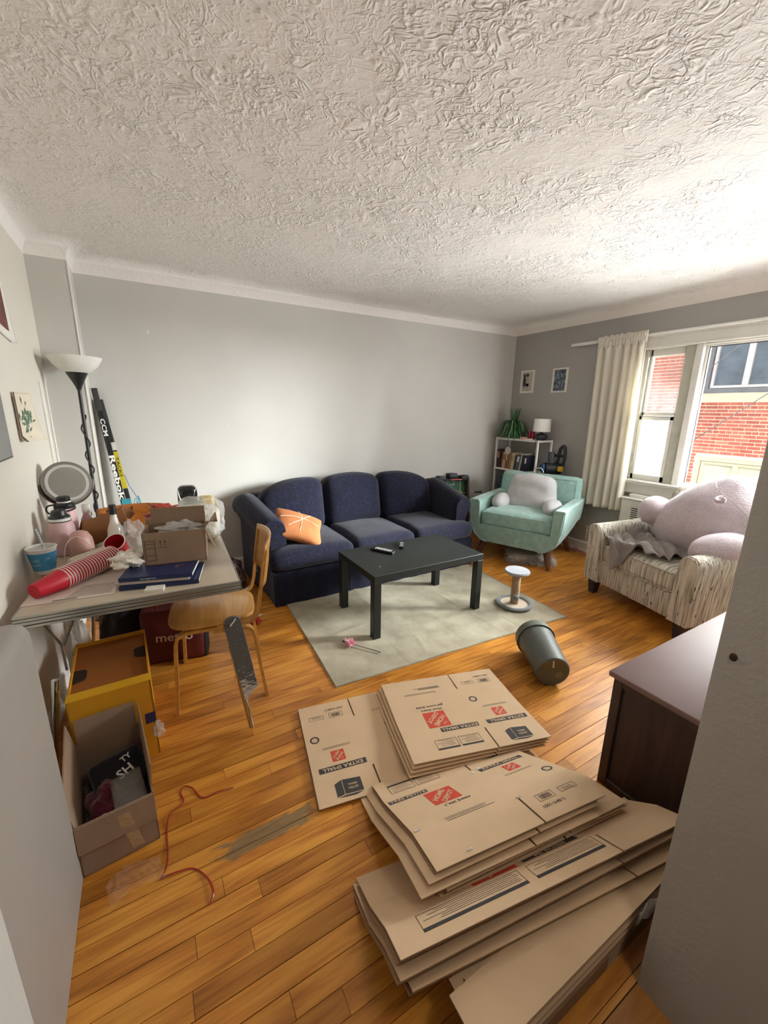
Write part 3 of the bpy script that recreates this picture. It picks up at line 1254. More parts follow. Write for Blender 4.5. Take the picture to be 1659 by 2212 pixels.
def build_rug():
    rz = -0.055
    t = thing('rug', 'pale beige flatweave rug under the coffee table', 'rug', (0.762, 1.792, 0), rz)
    W, D = 1.83, 1.19

    def z(x, y):
        w = .0030 * vnoise(x * 5, y * 5) + .004 * math.exp(-((y - .43 - .12 * math.sin(x * 3)) / .018) ** 2) * max(0, vnoise(x * 3, 7.7) + .3)
        w += .005 * math.exp(-((x - .62 - .05 * math.sin(y * 5)) / .016) ** 2) * max(0, vnoise(y * 4, 3.3) + .2)
        w += .004 * math.exp(-((x - 1.25 + .1 * y) / .015) ** 2) * max(0, vnoise(y * 4, 9.3) + .35)
        w += .005 * math.exp(-((x + y - 1.35) / .02) ** 2) * max(0, vnoise(x * 4, 1.3) + .1)
        for cx in (.46, .92, 1.38):
            w -= .0015 * math.exp(-((x - cx) / .006) ** 2)
        for cy in (.30, .6):
            w -= .0015 * math.exp(-((y - cy) / .006) ** 2)
        return max(.004, .006 + w * 1.7)
    nx, ny = 150, 96
    mb = MB().grid(lambda u, v: (u * W + .006 * vnoise(v * 4, 2) * (u > .98), v * D - .004 * vnoise(u * 6, 5) * (v < .02), z(u * W, v * D)), nx, ny)
    # edge drop
    for fn in (lambda u, v: (u * W, 0, z(u * W, 0) * v), lambda u, v: (u * W, D, z(u * W, D) * v)):
        mb.grid(fn, nx, 1)
    for fn in (lambda u, v: (0, u * D, z(0, u * D) * v), lambda u, v: (W, u * D, z(W, u * D) * v)):
        mb.grid(fn, ny, 1)
    M = rug_mat()
    mb.build('weave', M, t, 60)
    hm = MB()
    Mh = plain('rug_hem', '#a39b88', .95, var=.1, vscale=40)
    for y in (.006, D - .006):
        hm.tube([(i / 40 * W, y, z(i / 40 * W, y) + .001) for i in range(41)], .004, 6, flat=.6)
    for x in (.006, W - .006):
        hm.tube([(x, i / 30 * D, z(x, i / 30 * D) + .001) for i in range(31)], .004, 6, flat=.6)
    hm.build('hem', Mh, t)


build_rug()

# cat wand on the rug
def build_wand():
    t = thing('cat_wand', 'cat wand toy with pink feather tuft lying on the rug', 'cat toy', (1.01, 2.12, .012))
    MB().tube([(-.03, .055, .004), (-.012, .022, .008)], [.006, .008], 8).build('tip', plain('toy_black', '#1c1c1f', .5), t)
    MB().tube([(-.012, .022, .008), (.06, -.08, .004), (.125, -.17, .002)], [.003, .0025, .004], 6).build('stick', plain('wand_grey', '#77716c', .5), t)
    rnd = random.Random(3)
    mb = MB()
    for _ in range(160):
        d = Vector((rnd.gauss(0, 1), rnd.gauss(0, 1), abs(rnd.gauss(0, .7)))).normalized()
        L = rnd.uniform(.018, .045)
        a = Vector((rnd.uniform(-.012, .012), rnd.uniform(-.012, .012), .006))
        side = d.cross(Vector((0, 0, 1))).normalized() * .003
        mb.add([a - side, a + side, a + d * L + side * .4, a + d * L - side * .4], [(0, 1, 2, 3)])
    o = mb.build('feather_tuft', plain('pink_feather', '#eeb0bf', .9), t, 0)


build_wand()

# ------------------------------------------------------------------ cat scratching post
def build_post():
    t = thing('scratching_post', 'small grey cat scratching post on the corner of the rug', 'cat furniture', (2.385, 2.02, .009))
    Mg = fabric('grey_plush', '#6e7072', '#8b8d90', 160, bmp=.6)
    Mt = fabric('pale_grey_plush', '#8d9096', '#a6a9ae', 120, bmp=.6)
    Ms = fabric('sisal', '#a58a6d', '#c2a988', 240, bmp=.6)
    Mc = fabric('cream_felt', '#cbbca5', '#d8cbb6', 200)
    b = MB().lathe([(.0, 0), (.118, 0), (.118, .012), (.0, .013)], 40, cap0=False, cap1=False).build('base', Mc, t)
    MB().tube([(math.cos(a / 40 * 2 * math.pi) * .122, math.sin(a / 40 * 2 * math.pi) * .122, .013) for a in range(40)], .018, 10, closed=True, flat=.72).build('base_ring', Mg, b)
    prof = []
    zz = .012
    while zz < .265:
        prof += [(.029, zz), (.0325, zz + .003), (.029, zz + .006)]
        zz += .006
    MB().lathe(prof, 24).build('post', Ms, t)
    MB().lathe([(.0, .262), (.078, .262), (.092, .270), (.096, .280), (.090, .290), (.05, .294), (0, .295)], 36, cap0=False, cap1=False).build('platform', Mt, t)
    bl = MB().blob((-.045, -.05, .088), (.024, .024, .024), 16, 10).build('ball', Mg, t)
    MB().tube([(-.045, -.05, .11), (-.043, -.048, .262)], .0012, 5).build('string', plain('toy_string', '#9b8a6a', .8), bl)


build_post()

# ------------------------------------------------------------------ waste bin lying on its side
def build_bin():
    a, b = Vector((1.965, 1.475, .118)), Vector((1.815, 1.225, .092))
    t = thing('waste_bin', 'dark grey plastic waste bin lying on its side on the bare floor', 'bin', (0, 0, 0))
    d = (b - a).normalized()
    M0 = axis_matrix(a, b)
    t.matrix_world = M0
    L = (b - a).length
    Mb = plain('bin_plastic', '#5a5e58', .5, var=.05)
    MB().lathe([(.109, -.02), (.108, .0), (.092, L), (.086, L + .006), (.080, L + .002), (.0, L + .002)], 40, cap0=False, cap1=False).build('body', Mb, t)
    MB().lathe([(.070, -.055), (.098, -.050), (.112, -.036), (.116, -.01), (.1165, .018), (.111, .018), (.110, -.02), (.07, -.045)], 40, cap0=False, cap1=False).build('lid_collar', plain('bin_lid', '#64685f', .5), t)
    MB().lathe([(0, -.050), (.068, -.050), (.068, -.046), (0, -.046)], 30, cap0=False, cap1=False).build('swing_lid', plain('bin_flap', '#4f534d', .5), t)
    # moulded disc and a paper tag on the base
    q = Vector((0, 0, 0))
    MB().lathe([(.0, L + .0035), (.022, L + .0035), (.022, L + .0015)], 24, T(.020, -.035, 0), cap0=False, cap1=False).build('moulded_disc', plain('bin_emboss', '#6d716a', .5), t)
    MB().box(-.004, .004, .030, .075, L + .001, L + .004, T(0, 0, 0, rz=-25)).build('paper_tag', plain('paper_white', '#d8d6cf', .8), t)


build_bin()

# ------------------------------------------------------------------ mint armchair
MINT = (3.443, 2.857, R(-67.4))


def mint_mat():
    m, nt, b = new_mat('mint_velvet')
    v = coords(nt)
    n = noise_tex(nt, v, 18, 5, .6)
    rp = ramp(nt, [(0.3, srgb('#8cada5')), (0.55, srgb('#9cbeb6')), (0.75, srgb('#aecfc7'))])
    nt.links.new(n.outputs[0], rp.inputs[0])
    nt.links.new(rp.outputs[0], b.inputs['Base Color'])
    b.inputs['Roughness'].default_value = .85
    b.inputs['Specular IOR Level'].default_value = .2
    b.inputs['Sheen Weight'].default_value = .35
    f = noise_tex(nt, v, 320, 2)
    bump(nt, b, f.outputs[0], .3, .003)
    return m


def build_mint():
    t = thing('armchair', 'mint green upholstered armchair with slanted wooden legs', 'armchair', (MINT[0], MINT[1], 0), MINT[2])
    M = mint_mat()
    # U-shaped shell: both arms and the front rail in one sweep
    def prof(k):
        # k: 0 front .. 1 rear; underside lifts towards the rear
        lift = .10 * k * k
        w = .467
        o = [(-w, .595), (-w + .006, .50), (-w + .02, .38)]
        for i in range(9):
            a = math.pi + (math.pi / 2) * i / 8
            o.append((-w + .20 + .175 * math.cos(a), .335 + lift + (.165) * math.sin(a)))
        o += [(-x, z) for x, z in reversed(o)]
        inn = [(w - .095, .595), (w - .105, .34 + lift * .4), (-w + .105, .34 + lift * .4), (-w + .095, .595)]
        return o, inn
    ks = [0, .03, .25, .5, .75, 1.0]
    mb = MB()
    rings = []
    for k in ks:
        o, inn = prof(k)
        y = -.42 + .80 * k
        sh = .008 if k == 0 else 0
        ring = []
        allp = o + inn
        for x, z in allp:
            ring.append((x * (1 - sh / .467), y, z - (sh if z > .5 else -sh) - .0 * k))
        rings.append(ring)
    n = len(rings[0])
    vs = [p for r_ in rings for p in r_]
    fs = [(i * n + j, i * n + (j + 1) % n, (i + 1) * n + (j + 1) % n, (i + 1) * n + j) for i in range(len(ks) - 1) for j in range(n)]
    bm = bmesh.new()
    bv = [bm.verts.new(p) for p in vs]
    for f in fs:
        bm.faces.new([bv[i] for i in f])
    bm.faces.new([bv[i] for i in range(n)])
    bm.faces.new([bv[i] for i in range((len(ks) - 1) * n, len(ks) * n)])
    bmesh.ops.triangulate(bm, faces=[f for f in bm.faces if len(f.verts) > 4])
    mb.from_bm(bm)
    mb.build('frame', M, t, 40)
    # soft rolled tops of the arms
    for sx in (-1, 1):
        mb = MB().soft(.100, .82, .035, .016, 6, T(sx * .4195, -.012, .592))
        mb.build('arm_pad', M, t)
        MB().tube([(sx * .467, -.42, .598), (sx * .462, -.424, .50), (sx * .447, -.424, .38), (sx * .40, -.424, .25), (sx * .33, -.424, .19), (sx * .26, -.424, .172)], .005, 6).build('piping', M, t)
    fn = lambda p: (p[0], p[1], p[2] + (.025 * (1 - (p[0] / .36) ** 2) * (1 - (p[1] / .36) ** 2) if p[2] > 0 else 0))
    sc = MB().soft(.715, .70, .165, .045, 12, T(0, -.05, .415), fn).build('seat_cushion', M, t)
    for z in (.345, .478):
        MB().tube([(-.335, -.395, z), (.335, -.395, z)], .004, 6).build('piping', M, sc)
    MB().soft(.86, .13, .50, .05, 10, T(0, .335, .575, rx=-9)).build('backrest', M, t)
    bk = t.children[-1]
    ms = T(0, .335, .575, rx=-9)
    MB().tube([ms @ Vector((-.36, -.067, -.02)), ms @ Vector((.36, -.067, -.02))], .003, 5).build('seam', M, bk)
    MB().tube([ms @ Vector(p) for p in ((-.385, -.067, -.2), (-.385, -.067, .205), (.385, -.067, .205), (.385, -.067, -.2))], .003, 5).build('seam', M, bk)
    Mw = wood('walnut_leg', '#5a3a2a', '#7b5440', 'Z')
    for sx, sy, dx, dy in ((-.30, -.30, -.07, -.09), (.30, -.30, .07, -.09), (-.30, .27, -.07, .10), (.30, .27, .07, .10)):
        MB().tube([(sx, sy, .27), (sx + dx * .2, sy + dy * .2, .19), (sx + dx, sy + dy, 0.0)], [.044, .041, .019], 12).build('leg', Mw, t)
    rnd = random.Random(8)
    mb = MB()
    anchors = [((.463, -.425, .30 + .012 * i), (.5, -1, 0)) for i in range(18)] + [((.468, .37, .40 + .008 * i), (1, .4, 0)) for i in range(18)] + [((.40 - i * .006, -.424, .26 - i * .004), (.4, -1, -.2)) for i in range(12)]
    strands(mb, anchors, 110, .022, .0007, rnd)
    fr = mb.build('frayed_threads', plain('frayed_thread', '#a9c4ba', .9), t, 0)
    fr['kind'] = 'stuff'


build_mint()

# grey reading pillow sitting in the mint chair
def build_grey_pillow():
    t = thing('backrest_pillow', 'light grey plush backrest pillow with arms on the mint chair', 'pillow', (3.50, 2.885, .465), MINT[2])
    M = fabric('light_grey_plush', '#b5b4b6', '#cbcacb', 140, bmp=.4, big=7)

    def fn(p):
        x, y, z = p
        y -= .03 * (1 - (x / .24) ** 2)
        x *= 1 + .10 * (-z / .2)
        q = .010 * vnoise(x * 7, z * 14, y * 7) + .008 * math.sin(z * 38 + x * 9) * max(0, 1 - abs(z + .03) / .2)
        return (x, y + q, z + .012 * vnoise(x * 9, 1.5))
    MB().soft(.50, .20, .38, .09, 14, T(0, .02, .185, rx=-14), fn).build('body', M, t)
    for sx in (-1, 1):
        MB().blob((sx * .265, -.13, .085), (.085, .17, .085), 20, 14).build('arm', M, t)
    Mh = plain('pillow_handle', '#dcdbd8', .8)
    MB().tube(smooth_path([(-.03, .09, .40), (.0, .10, .435), (.05, .10, .44), (.08, .09, .40)], 5), .005, 6, flat=.5).build('loop_handle', Mh, t)


build_grey_pillow()

# shaggy pillow under the mint chair
def build_shag():
    t = thing('shaggy_cushion', 'grey and brown shaggy fur cushion on the floor under the mint chair', 'cushion', (3.30, 2.67, 0.0), R(-38))
    Mf = fabric('shag_base', '#8d8378', '#a59b90', 90)
    MB().soft(.42, .30, .09, .045, 8, T(0, 0, .05)).build('body', Mf, t)
    rnd = random.Random(6)
    mb = MB()
    for _ in range(900):
        u, v = rnd.uniform(-1, 1), rnd.uniform(-1, 1)
        if rnd.random() < .6:
            if rnd.random() < .6:
                v = -1
            else:
                u = rnd.choice((-1, 1))
        a = Vector((u * .21, v * .15, .012 + rnd.random() * .075))
        d = Vector((u * .8 + rnd.uniform(-.4, .4), v * .8 + rnd.uniform(-.4, .4), rnd.uniform(-.5, .3))).normalized()
        L = rnd.uniform(.025, .06)
        s = d.cross(Vector((0, 0, 1)))
        s = (s.normalized() if s.length > .1 else Vector((1, 0, 0))) * .004
        tip = a + d * L
        tip.z = max(.003, tip.z - .015)
        mb.add([a - s, a + s, tip], [(0, 1, 2)])
    f = mb.build('shag', fabric('shag_fur', '#a79c92', '#d0cac4', 60), t, 0)
    f['kind'] = 'stuff'


build_shag()
# ------------------------------------------------------------------ striped armchair
STRP = (3.452, 1.41, R(-104.2))


def stripe_mat(seat=False):
    m, nt, b = new_mat('cream_slub_stripe_seat' if seat else 'cream_slub_stripe')
    v = coords(nt)

    def fibre(scale, z, detail):
        mp = N(nt, 'ShaderNodeMapping')
        mp.inputs['Scale'].default_value = (1, z if seat else 1, z)
        nt.links.new(v, mp.inputs['Vector'])
        return noise_tex(nt, mp.outputs[0], scale, detail, .5)
    n = fibre(90, .05, 2)
    n2 = fibre(75, .22, 1)
    rp = ramp(nt, [(0.34, srgb('#8f897e')), (0.47, srgb('#bcb6a8')), (0.62, srgb('#d8d2c4'))])
    nt.links.new(n.outputs[0], rp.inputs[0])
    dk = ramp(nt, [(0.69, (0, 0, 0)), (0.73, (1, 1, 1))])
    nt.links.new(n2.outputs[0], dk.inputs[0])
    mx = N(nt, 'ShaderNodeMix', data_type='RGBA')
    nt.links.new(dk.outputs[0], mx.inputs[0])
    nt.links.new(rp.outputs[0], mx.inputs[6])
    mx.inputs[7].default_value = srgb('#5d5047')
    nt.links.new(mx.outputs[2], b.inputs['Base Color'])
    b.inputs['Roughness'].default_value = .95
    b.inputs['Specular IOR Level'].default_value = .15
    bump(nt, b, n.outputs[0], .4, .004)
    return m


def build_striped():
    t = thing('armchair', 'cream armchair with slubby brown stripes below the windows', 'armchair', (STRP[0], STRP[1], 0), STRP[2])
    M = stripe_mat()
    MB().rbox(-.44, .44, -.40, .40, .11, .30, .02, 2).build('base', M, t)
    fn = lambda p: (p[0], p[1], p[2] + (.03 * (1 - (p[0] / .30) ** 2) * (1 - (p[1] / .33) ** 2) if p[2] > 0 else 0))
    sc = MB().soft(.635, .68, .17, .055, 12, T(0, -.08, .375), fn).build('seat_cushion', stripe_mat(True), t)
    MB().tube([(-.30, -.405, .438), (-.28, -.418, .442), (.28, -.418, .442), (.30, -.405, .438)], .005, 6).build('piping', M, sc)
    MB().tube([(-.30, -.405, .315), (-.28, -.418, .312), (.28, -.418, .312), (.30, -.405, .315)], .005, 6).build('piping', M, sc)
    for sx in (-1, 1):
        # flared arm with a rounded top, sweeping back and up
        mb = MB()
        rings = []
        ts = [0, .02, .2, .4, .6, .8, 1]
        for k in ts:
            y = -.44 + .82 * k
            zt = .60 + .03 * k
            sh = .012 if k == 0 else 0
            p = [(.315, .12), (.315 + .008, .40), (.335, zt - .06)]
            for i in range(9):
                a = math.pi * (1 - i / 8)
                p.append((.402 + .066 * math.cos(a), zt - .066 + (.066) * math.sin(a) + (.0)))
            p += [(.462, zt - .16), (.452, .30), (.448, .12)]
            cx = sum(q[0] for q in p) / len(p)
            cz = sum(q[1] for q in p) / len(p)
            rings.append([(sx * (cx + (q[0] - cx) * (1 - sh * 8)), y, cz + (q[1] - cz) * (1 - sh * 2)) for q in p])
        n = len(rings[0])
        vs = [q for r_ in rings for q in r_]
        fs = [(i * n + j, i * n + (j + 1) % n, (i + 1) * n + (j + 1) % n, (i + 1) * n + j) for i in range(len(ts) - 1) for j in range(n)]
        fs += [tuple(range(n)), tuple(range((len(ts) - 1) * n, len(ts) * n))]
        mb.add(vs, fs)
        arm = mb.build('arm', M, t)
        MB().tube([Vector(q) + Vector((0, -.003, 0)) for q in rings[1][:-1]], .004, 6).build('piping', M, arm)
    MB().soft(.84, .17, .56, .07, 12, T(0, .36, .62, rx=-10)).build('backrest', M, t)
    MB().soft(.62, .16, .44, .07, 10, T(0, .25, .66, rx=-12)).build('back_cushion', M, t)
    Mw = plain('espresso_leg', '#37302c', .5)
    for sx in (-1, 1):
        for y, k in ((-.375, 1), (.33, -1)):
            mb = MB()
            x = sx * .385
            vs = [(x - .035, y - .035, .115), (x + .035, y - .035, .115), (x + .035, y + .035, .115), (x - .035, y + .035, .115),
                  (x - .024, y - .028, 0), (x + .024, y - .028, 0), (x + .024, y + .020, 0), (x - .024, y + .020, 0)]
            mb.add(vs, [(3, 2, 1, 0), (4, 5, 6, 7), (0, 1, 5, 4), (1, 2, 6, 5), (2, 3, 7, 6), (3, 0, 4, 7)])
            mb.build('leg', Mw, t)
    rnd = random.Random(5)
    mb = strands(MB(), [((-.466, -.44, .42 + .01 * i), (-1, -.4, 0)) for i in range(16)], 60, .018, .0007, rnd)
    f = mb.build('frayed_threads', plain('frayed_cream_thread', '#cdc4b3', .9), t, 0)
    f['kind'] = 'stuff'


build_striped()


def build_blanket():
    t = thing('throw_blanket', 'crumpled taupe throw blanket on the striped armchair seat', 'blanket', (STRP[0], STRP[1], .475), STRP[2])
    rnd = random.Random(2)
    folds = [(rnd.uniform(-.3, .3), rnd.uniform(0, math.pi), rnd.uniform(.012, .028), rnd.uniform(.02, .04)) for _ in range(9)]

    def fn(u, v):
        # u across the seat from the far arm, v from back to front with a ragged hem
        x = -.335 + .60 * u * (1 - .10 * v) + .03 * math.sin(v * 5 + 1) + .03 * vnoise(v * 3, u * 2)
        ln = .56 + .20 * math.exp(-((u - .38) / .15) ** 2) + .04 * vnoise(u * 6, 2.2) - .10 * max(0, u - .6)
        y = .17 - ln * v
        z = .004
        for off, a, h, w in folds:
            d = x * math.cos(a) + (y + .15) * math.sin(a) - off + .03 * vnoise(x * 8, y * 8, off)
            z += h * math.exp(-(d / w) ** 2)
        z += .008 * vnoise(x * 18, y * 18) + .026 * abs(math.sin((x * .5 + y) * 30 + 2.5 * vnoise(x * 5, y * 5)))
        z += .02 * (1 - (x / .34) ** 2)
        e = min(u, 1 - u, v, 1 - v)
        z -= .010 * max(0, 1 - e / .06)
        z = max(z, .003)
        if y < -.405:
            z -= (-.405 - y) * 1.1
            y = -.405 - (-.405 - y) * .35
        return (x, y, z)
    M = fabric('taupe_fleece', '#7b726f', '#958b88', 200, bmp=.4)
    o = MB().grid(fn, 60, 60).build('fleece', M, t, 80)
    so = o.modifiers.new('thickness', 'SOLIDIFY')
    so.thickness = .006
    so.offset = 1


build_blanket()


def build_plush():
    t = thing('plush_toy', 'huge pale lavender plush animal slumped on the striped armchair', 'plush toy', (STRP[0] + .02, STRP[1] - .12, .46), 0)
    M = fabric('lavender_sherpa', '#b3a5ab', '#cbbfc4', 90, bmp=.9, big=6, sheen=.4)

    # a big slumped pear of a body: wide low front, peaked towards the upper back
    def fn(p):
        x, y, z = p
        up = max(0, z)
        k = 1 - .42 * up ** 1.3
        sag = .10 * max(0, -z)
        q = 1 + .035 * vnoise(x * 2.3, y * 2.3, z * 2.3) + .02 * vnoise(x * 6, y * 6, z * 6)
        return Vector((x * k + .12 * up, y * k * (1 + sag) - .10 * up, z)) * q
    MB().blob((.10, -.02, .235), (.31, .40, .37), 40, 26, None, fn).build('body', M, t)

    def limb(name, c, rad, rz, ry=0):
        return MB().blob((0, 0, 0), rad, 24, 16, T(*c, rz=rz, ry=ry), lambda p: Vector(p) * (1 + .04 * vnoise(p[0] * 2, p[1] * 2, p[2] * 2))).build(name, M, t)
    limb('foot', (-.24, -.20, .165), (.20, .115, .10), -30, -10)
    limb('foot', (.02, .36, .27), (.15, .12, .11), 20, -10)
    # tail curl, and a seam down the back
    MB().tube([(-.150 + .016 * math.cos(a * .62) - .004 * a, -.115 + .026 * math.sin(a * .62), .470 + .012 * math.cos(a * .62)) for a in range(0, 11)], [.013] * 10 + [.005], 8).build('curl', M, t)
    limb('ear', (-.06, .385, .205), (.035, .03, .03), 0)
    MB().tube(smooth_path([(-.02, -.01, .585), (-.10, -.06, .53), (-.13, -.16, .47), (-.15, -.28, .38)], 6), .003, 6).build('seam', M, t)


build_plush()

# ------------------------------------------------------------------ dark dresser in the foreground
def build_dresser():
    t = thing('dresser', 'dark brown wooden cabinet with a pinkish top', 'cabinet', (2.09, .53, 0))
    Mt = plain('pinkish_mahogany_top', '#7c605a', .55, var=.06, vscale=3, spec=.5)  # top coloured paler and pinker than the sides
    Ms = wood('dark_mahogany', '#30201b', '#4a332b', 'Z', rough=.5)
    wbuild(MB().rbox(1.463, 2.74, .318, .752, .492, .515, .005, 2), 'top', Mt, t)
    wbuild(MB().box(1.488, 2.72, .318, .728, .02, .492), 'body', Ms, t)
    fr = MB()
    fr.rbox(1.475, 1.490, .700, .735, 0, .492, .003, 1).rbox(1.475, 1.490, .318, .352, 0, .492, .003, 1).rbox(1.475, 1.490, .352, .700, .462, .492, .003, 1).rbox(1.475, 1.490, .352, .700, 0, .04, .003, 1)
    wbuild(fr, 'side_frame', Ms, t)
    # drawers on the far front
    for i in range(2):
        for j in range(2):
            x0 = 1.50 + j * .61
            d = wbuild(MB().rbox(x0, x0 + .59, .725, .742, .05 + i * .22, .26 + i * .22, .004, 1), 'drawer', Ms, t)
            wbuild(MB().blob((x0 + .295, .755, .155 + i * .22), (.014, .014, .014), 12, 8), 'knob', plain('old_brass', '#8a6f45', .35, 1.0), d)


build_dresser()

# ------------------------------------------------------------------ bookshelf corner
M_WHITE = plain('white_metal', '#e4e3df', .4, var=.02)
SX0, SX1, SY0, SY1 = 3.80, 4.05, 3.11, 3.75
SHELVES = (1.150, .785, .43, .10)


def build_shelf():
    t = thing('bookshelf', 'narrow white metal bookshelf in the corner behind the mint chair', 'shelf', ((SX0 + SX1) / 2, (SY0 + SY1) / 2, 0))
    for x in (SX0, SX1 - .02):
        for y in (SY0, SY1 - .02):
            wbuild(MB().rbox(x, x + .02, y, y + .02, 0, 1.172, .002, 1), 'post', M_WHITE, t)
    for z in SHELVES:
        wbuild(MB().rbox(SX0 + .002, SX1 - .002, SY0 + .002, SY1 - .002, z, z + .02, .002, 1), 'shelf', M_WHITE, t)
    for z in (1.152,):
        wbuild(MB().rbox(SX0 - .001, SX0 + .018, SY0, SY1, z, z + .022, .002, 1), 'rail', M_WHITE, t)


build_shelf()


def build_books():
    # (thickness, height, colour, second colour, lean, look) from the wall towards the window
    row = [(.034, .225, '#2f2624', '#c98f72', 0, 'tall dark book with a peach spine band'), (.020, .215, '#5a2f2c', None, 0, 'thin maroon book'),
           (.016, .20, '#6e4038', None, 2, 'slim rust brown paperback'), (.045, .195, '#b59c6b', '#7b6a45', 3, 'thick tan hardback'),
           (.024, .20, '#7a5544', '#c9b49a', 4, 'brown paperback with pale top'), (.022, .19, '#8c5f50', None, 5, 'dusty rose brown book'),
           (.020, .20, '#a8854d', None, 6, 'ochre yellow paperback'), (.042, .195, '#c6b695', '#a3946f', 6, 'thick cream book'),
           (.016, .175, '#2f3844', None, 8, 'small dark slate book'), (.042, .19, '#56606a', '#c8ccd0', 8, 'grey book with a mottled photo spine'),
           (.020, .20, '#b9b3a2', None, 9, 'pale stone paperback'), (.038, .185, '#23283a', None, 6, 'navy hardback leaning at the end'), (.026, .18, '#1e2130', '#d8d8d8', 4, 'black book with white lettering')]
    y = SY1 - .03
    z0 = SHELVES[1] + .02
    for i, (w, h, c, c2, lean, look) in enumerate(row):
        t = thing('book', f'{look} on the middle shelf of the white bookshelf', 'book', (SX0 + .015, y - w / 2 - (.01 if lean else 0), z0), group='books on the middle shelf')
        t.rotation_euler = (R(lean), 0, 0)
        lift = abs(math.sin(R(lean))) * w / 2
        t.location.z += lift
        Mc = plain('book_' + c, c, .6)
        MB().box(0, .145, -w / 2, -w / 2 + .002, 0, h).box(0, .145, w / 2 - .002, w / 2, 0, h).box(-.002, .002, -w / 2, w / 2, 0, h).build('cover', Mc, t)
        MB().box(.003, .14, -w / 2 + .002, w / 2 - .002, .003, h - .004).build('pages', plain('page_cream', '#cfc4ab', .9), t)
        if c2:
            MB().box(-.003, -.0015, -w * .42, w * .42, h * .52, h * .86).build('spine_label', plain('spine_' + c2, c2, .6), t)
        y -= w + .003 + (.006 if lean > 4 else 0)
    # lower shelf
    y = SY1 - .05
    for w, h, c, look in ((.05, .26, '#3b4a58', 'slate blue binder'), (.03, .27, '#5e7a8c', 'pale blue tall book'), (.03, .24, '#3d4c78', 'royal blue book'), (.032, .26, '#d6d3cc', 'white tall book'), (.03, .2, '#232427', 'black book')):
        t = thing('book', f'{look} on the lower shelf of the white bookshelf', 'book', (SX0 + .015, y - w / 2, SHELVES[2] + .02), group='books on the lower shelf')
        t.rotation_euler = (R(5), 0, 0)
        t.location.z += math.sin(R(5)) * w / 2
        MB().box(0, .16, -w / 2, -w / 2 + .002, 0, h).box(0, .16, w / 2 - .002, w / 2, 0, h).box(-.002, .002, -w / 2, w / 2, 0, h).build('cover', plain('book_' + c, c, .6), t)
        MB().box(.003, .155, -w / 2 + .002, w / 2 - .002, .003, h - .004).build('pages', plain('page_cream', '#cfc4ab', .9), t)
        y -= w + .012
    # loose things standing in front of the books
    tag(MB().lathe([(0, -.003), (.045, -.003), (.045, .003), (0, .003)], 30, T(SX0 + .005, 3.545, 1.025, ry=90), cap0=False, cap1=False).build('round_card', plain('frosted_disc', '#b9bcb9', .3)), 'round frosted disc propped on the books', 'disc')


build_books()


def build_fern():
    t = thing('potted_fern', 'bushy green fern in a grey pot on the bookshelf top', 'plant', (3.905, 3.585, SHELVES[0] + .02))
    MB().lathe([(.055, 0), (.075, .10), (.082, .11), (.078, .12), (.070, .115), (.06, .1), (0, .1)], 28, cap1=False).build('pot', plain('grey_pot', '#6d7672', .5), t)
    MB().lathe([(0, .098), (.068, .098)], 20, cap0=False, cap1=False).build('soil', plain('potting_soil', '#2c2219', .95), t)
    rnd = random.Random(9)
    leaf = []
    Ms = [plain('fern_green_%d' % i, c, .55, var=.2) for i, c in enumerate(('#2f5a3a', '#3b6b42', '#4d7d4c', '#6f8f5e'))]
    for k in range(240):
        a = rnd.uniform(0, 2 * math.pi)
        L = rnd.uniform(.12, .25)
        up = rnd.uniform(.25, 1.05) if rnd.random() < .90 else 1.6
        d = Vector((math.cos(a), math.sin(a), 0))
        pts = []
        for i in range(9):
            s = i / 8
            h = .10 + up * .17 * math.sin(s * 2.1) - .17 * s ** 2.2 * (up < 1.2)
            if up > 1.2:
                h = .10 + .26 * s
            r_ = L * s * (.9 if up < 1.2 else .35)
            q = Vector((d.x * r_, d.y * r_, h))
            if 3.585 + q.y > 3.80:
                q.y = 3.80 - 3.585
            if 3.905 + q.x > 4.06:
                q.x = 4.06 - 3.905
            pts.append(q)
        mb = MB()
        side = Vector((-d.y, d.x, 0))
        for i in range(8):
            w0, w1 = .011 * (1 - (i / 8) ** 2) + .002, .011 * (1 - ((i + 1) / 8) ** 2) + .0005
            mb.add([pts[i] - side * w0, pts[i] + side * w0, pts[i + 1] + side * w1, pts[i + 1] - side * w1], [(0, 1, 2, 3)])
        mb.build('frond', rnd.choice(Ms), t, 80)


build_fern()


def build_table_lamp():
    t = thing('table_lamp', 'small lamp with white drum shade and round dark base on bookshelf', 'lamp', (3.93, 3.185, SHELVES[0] + .02))
    MB().lathe([(.035, 0), (.062, .012), (.072, .035), (.066, .055), (.04, .074), (.018, .08), (.014, .105), (0, .105)], 30, cap1=False).build('base', plain('charcoal_ceramic', '#2b2d30', .45), t)
    MB().lathe([(.094, .098), (.090, .238), (.088, .238), (.092, .098)], 36, cap0=False, cap1=False).build('shade', plain('white_linen_shade', '#eceae6', .8), t)
    MB().lathe([(.0, .20), (.089, .20), (.089, .203), (0, .203)], 30, cap0=False, cap1=False).build('diffuser', plain('white_linen_shade', '#eceae6', .8), t)
    c = MB().tube(smooth_path([(-.02, -.055, .012), (-.06, -.07, .01), (-.138, -.055, .006), (-.142, -.05, -.05), (-.142, -.045, -.11)], 6), .003, 6).build('cord', M_WIRE, t)
    MB().tube([(-.142, -.045, -.11), (-.142, -.045, -.145)], [.009, .013], 10).build('plug', M_WIRE, c)


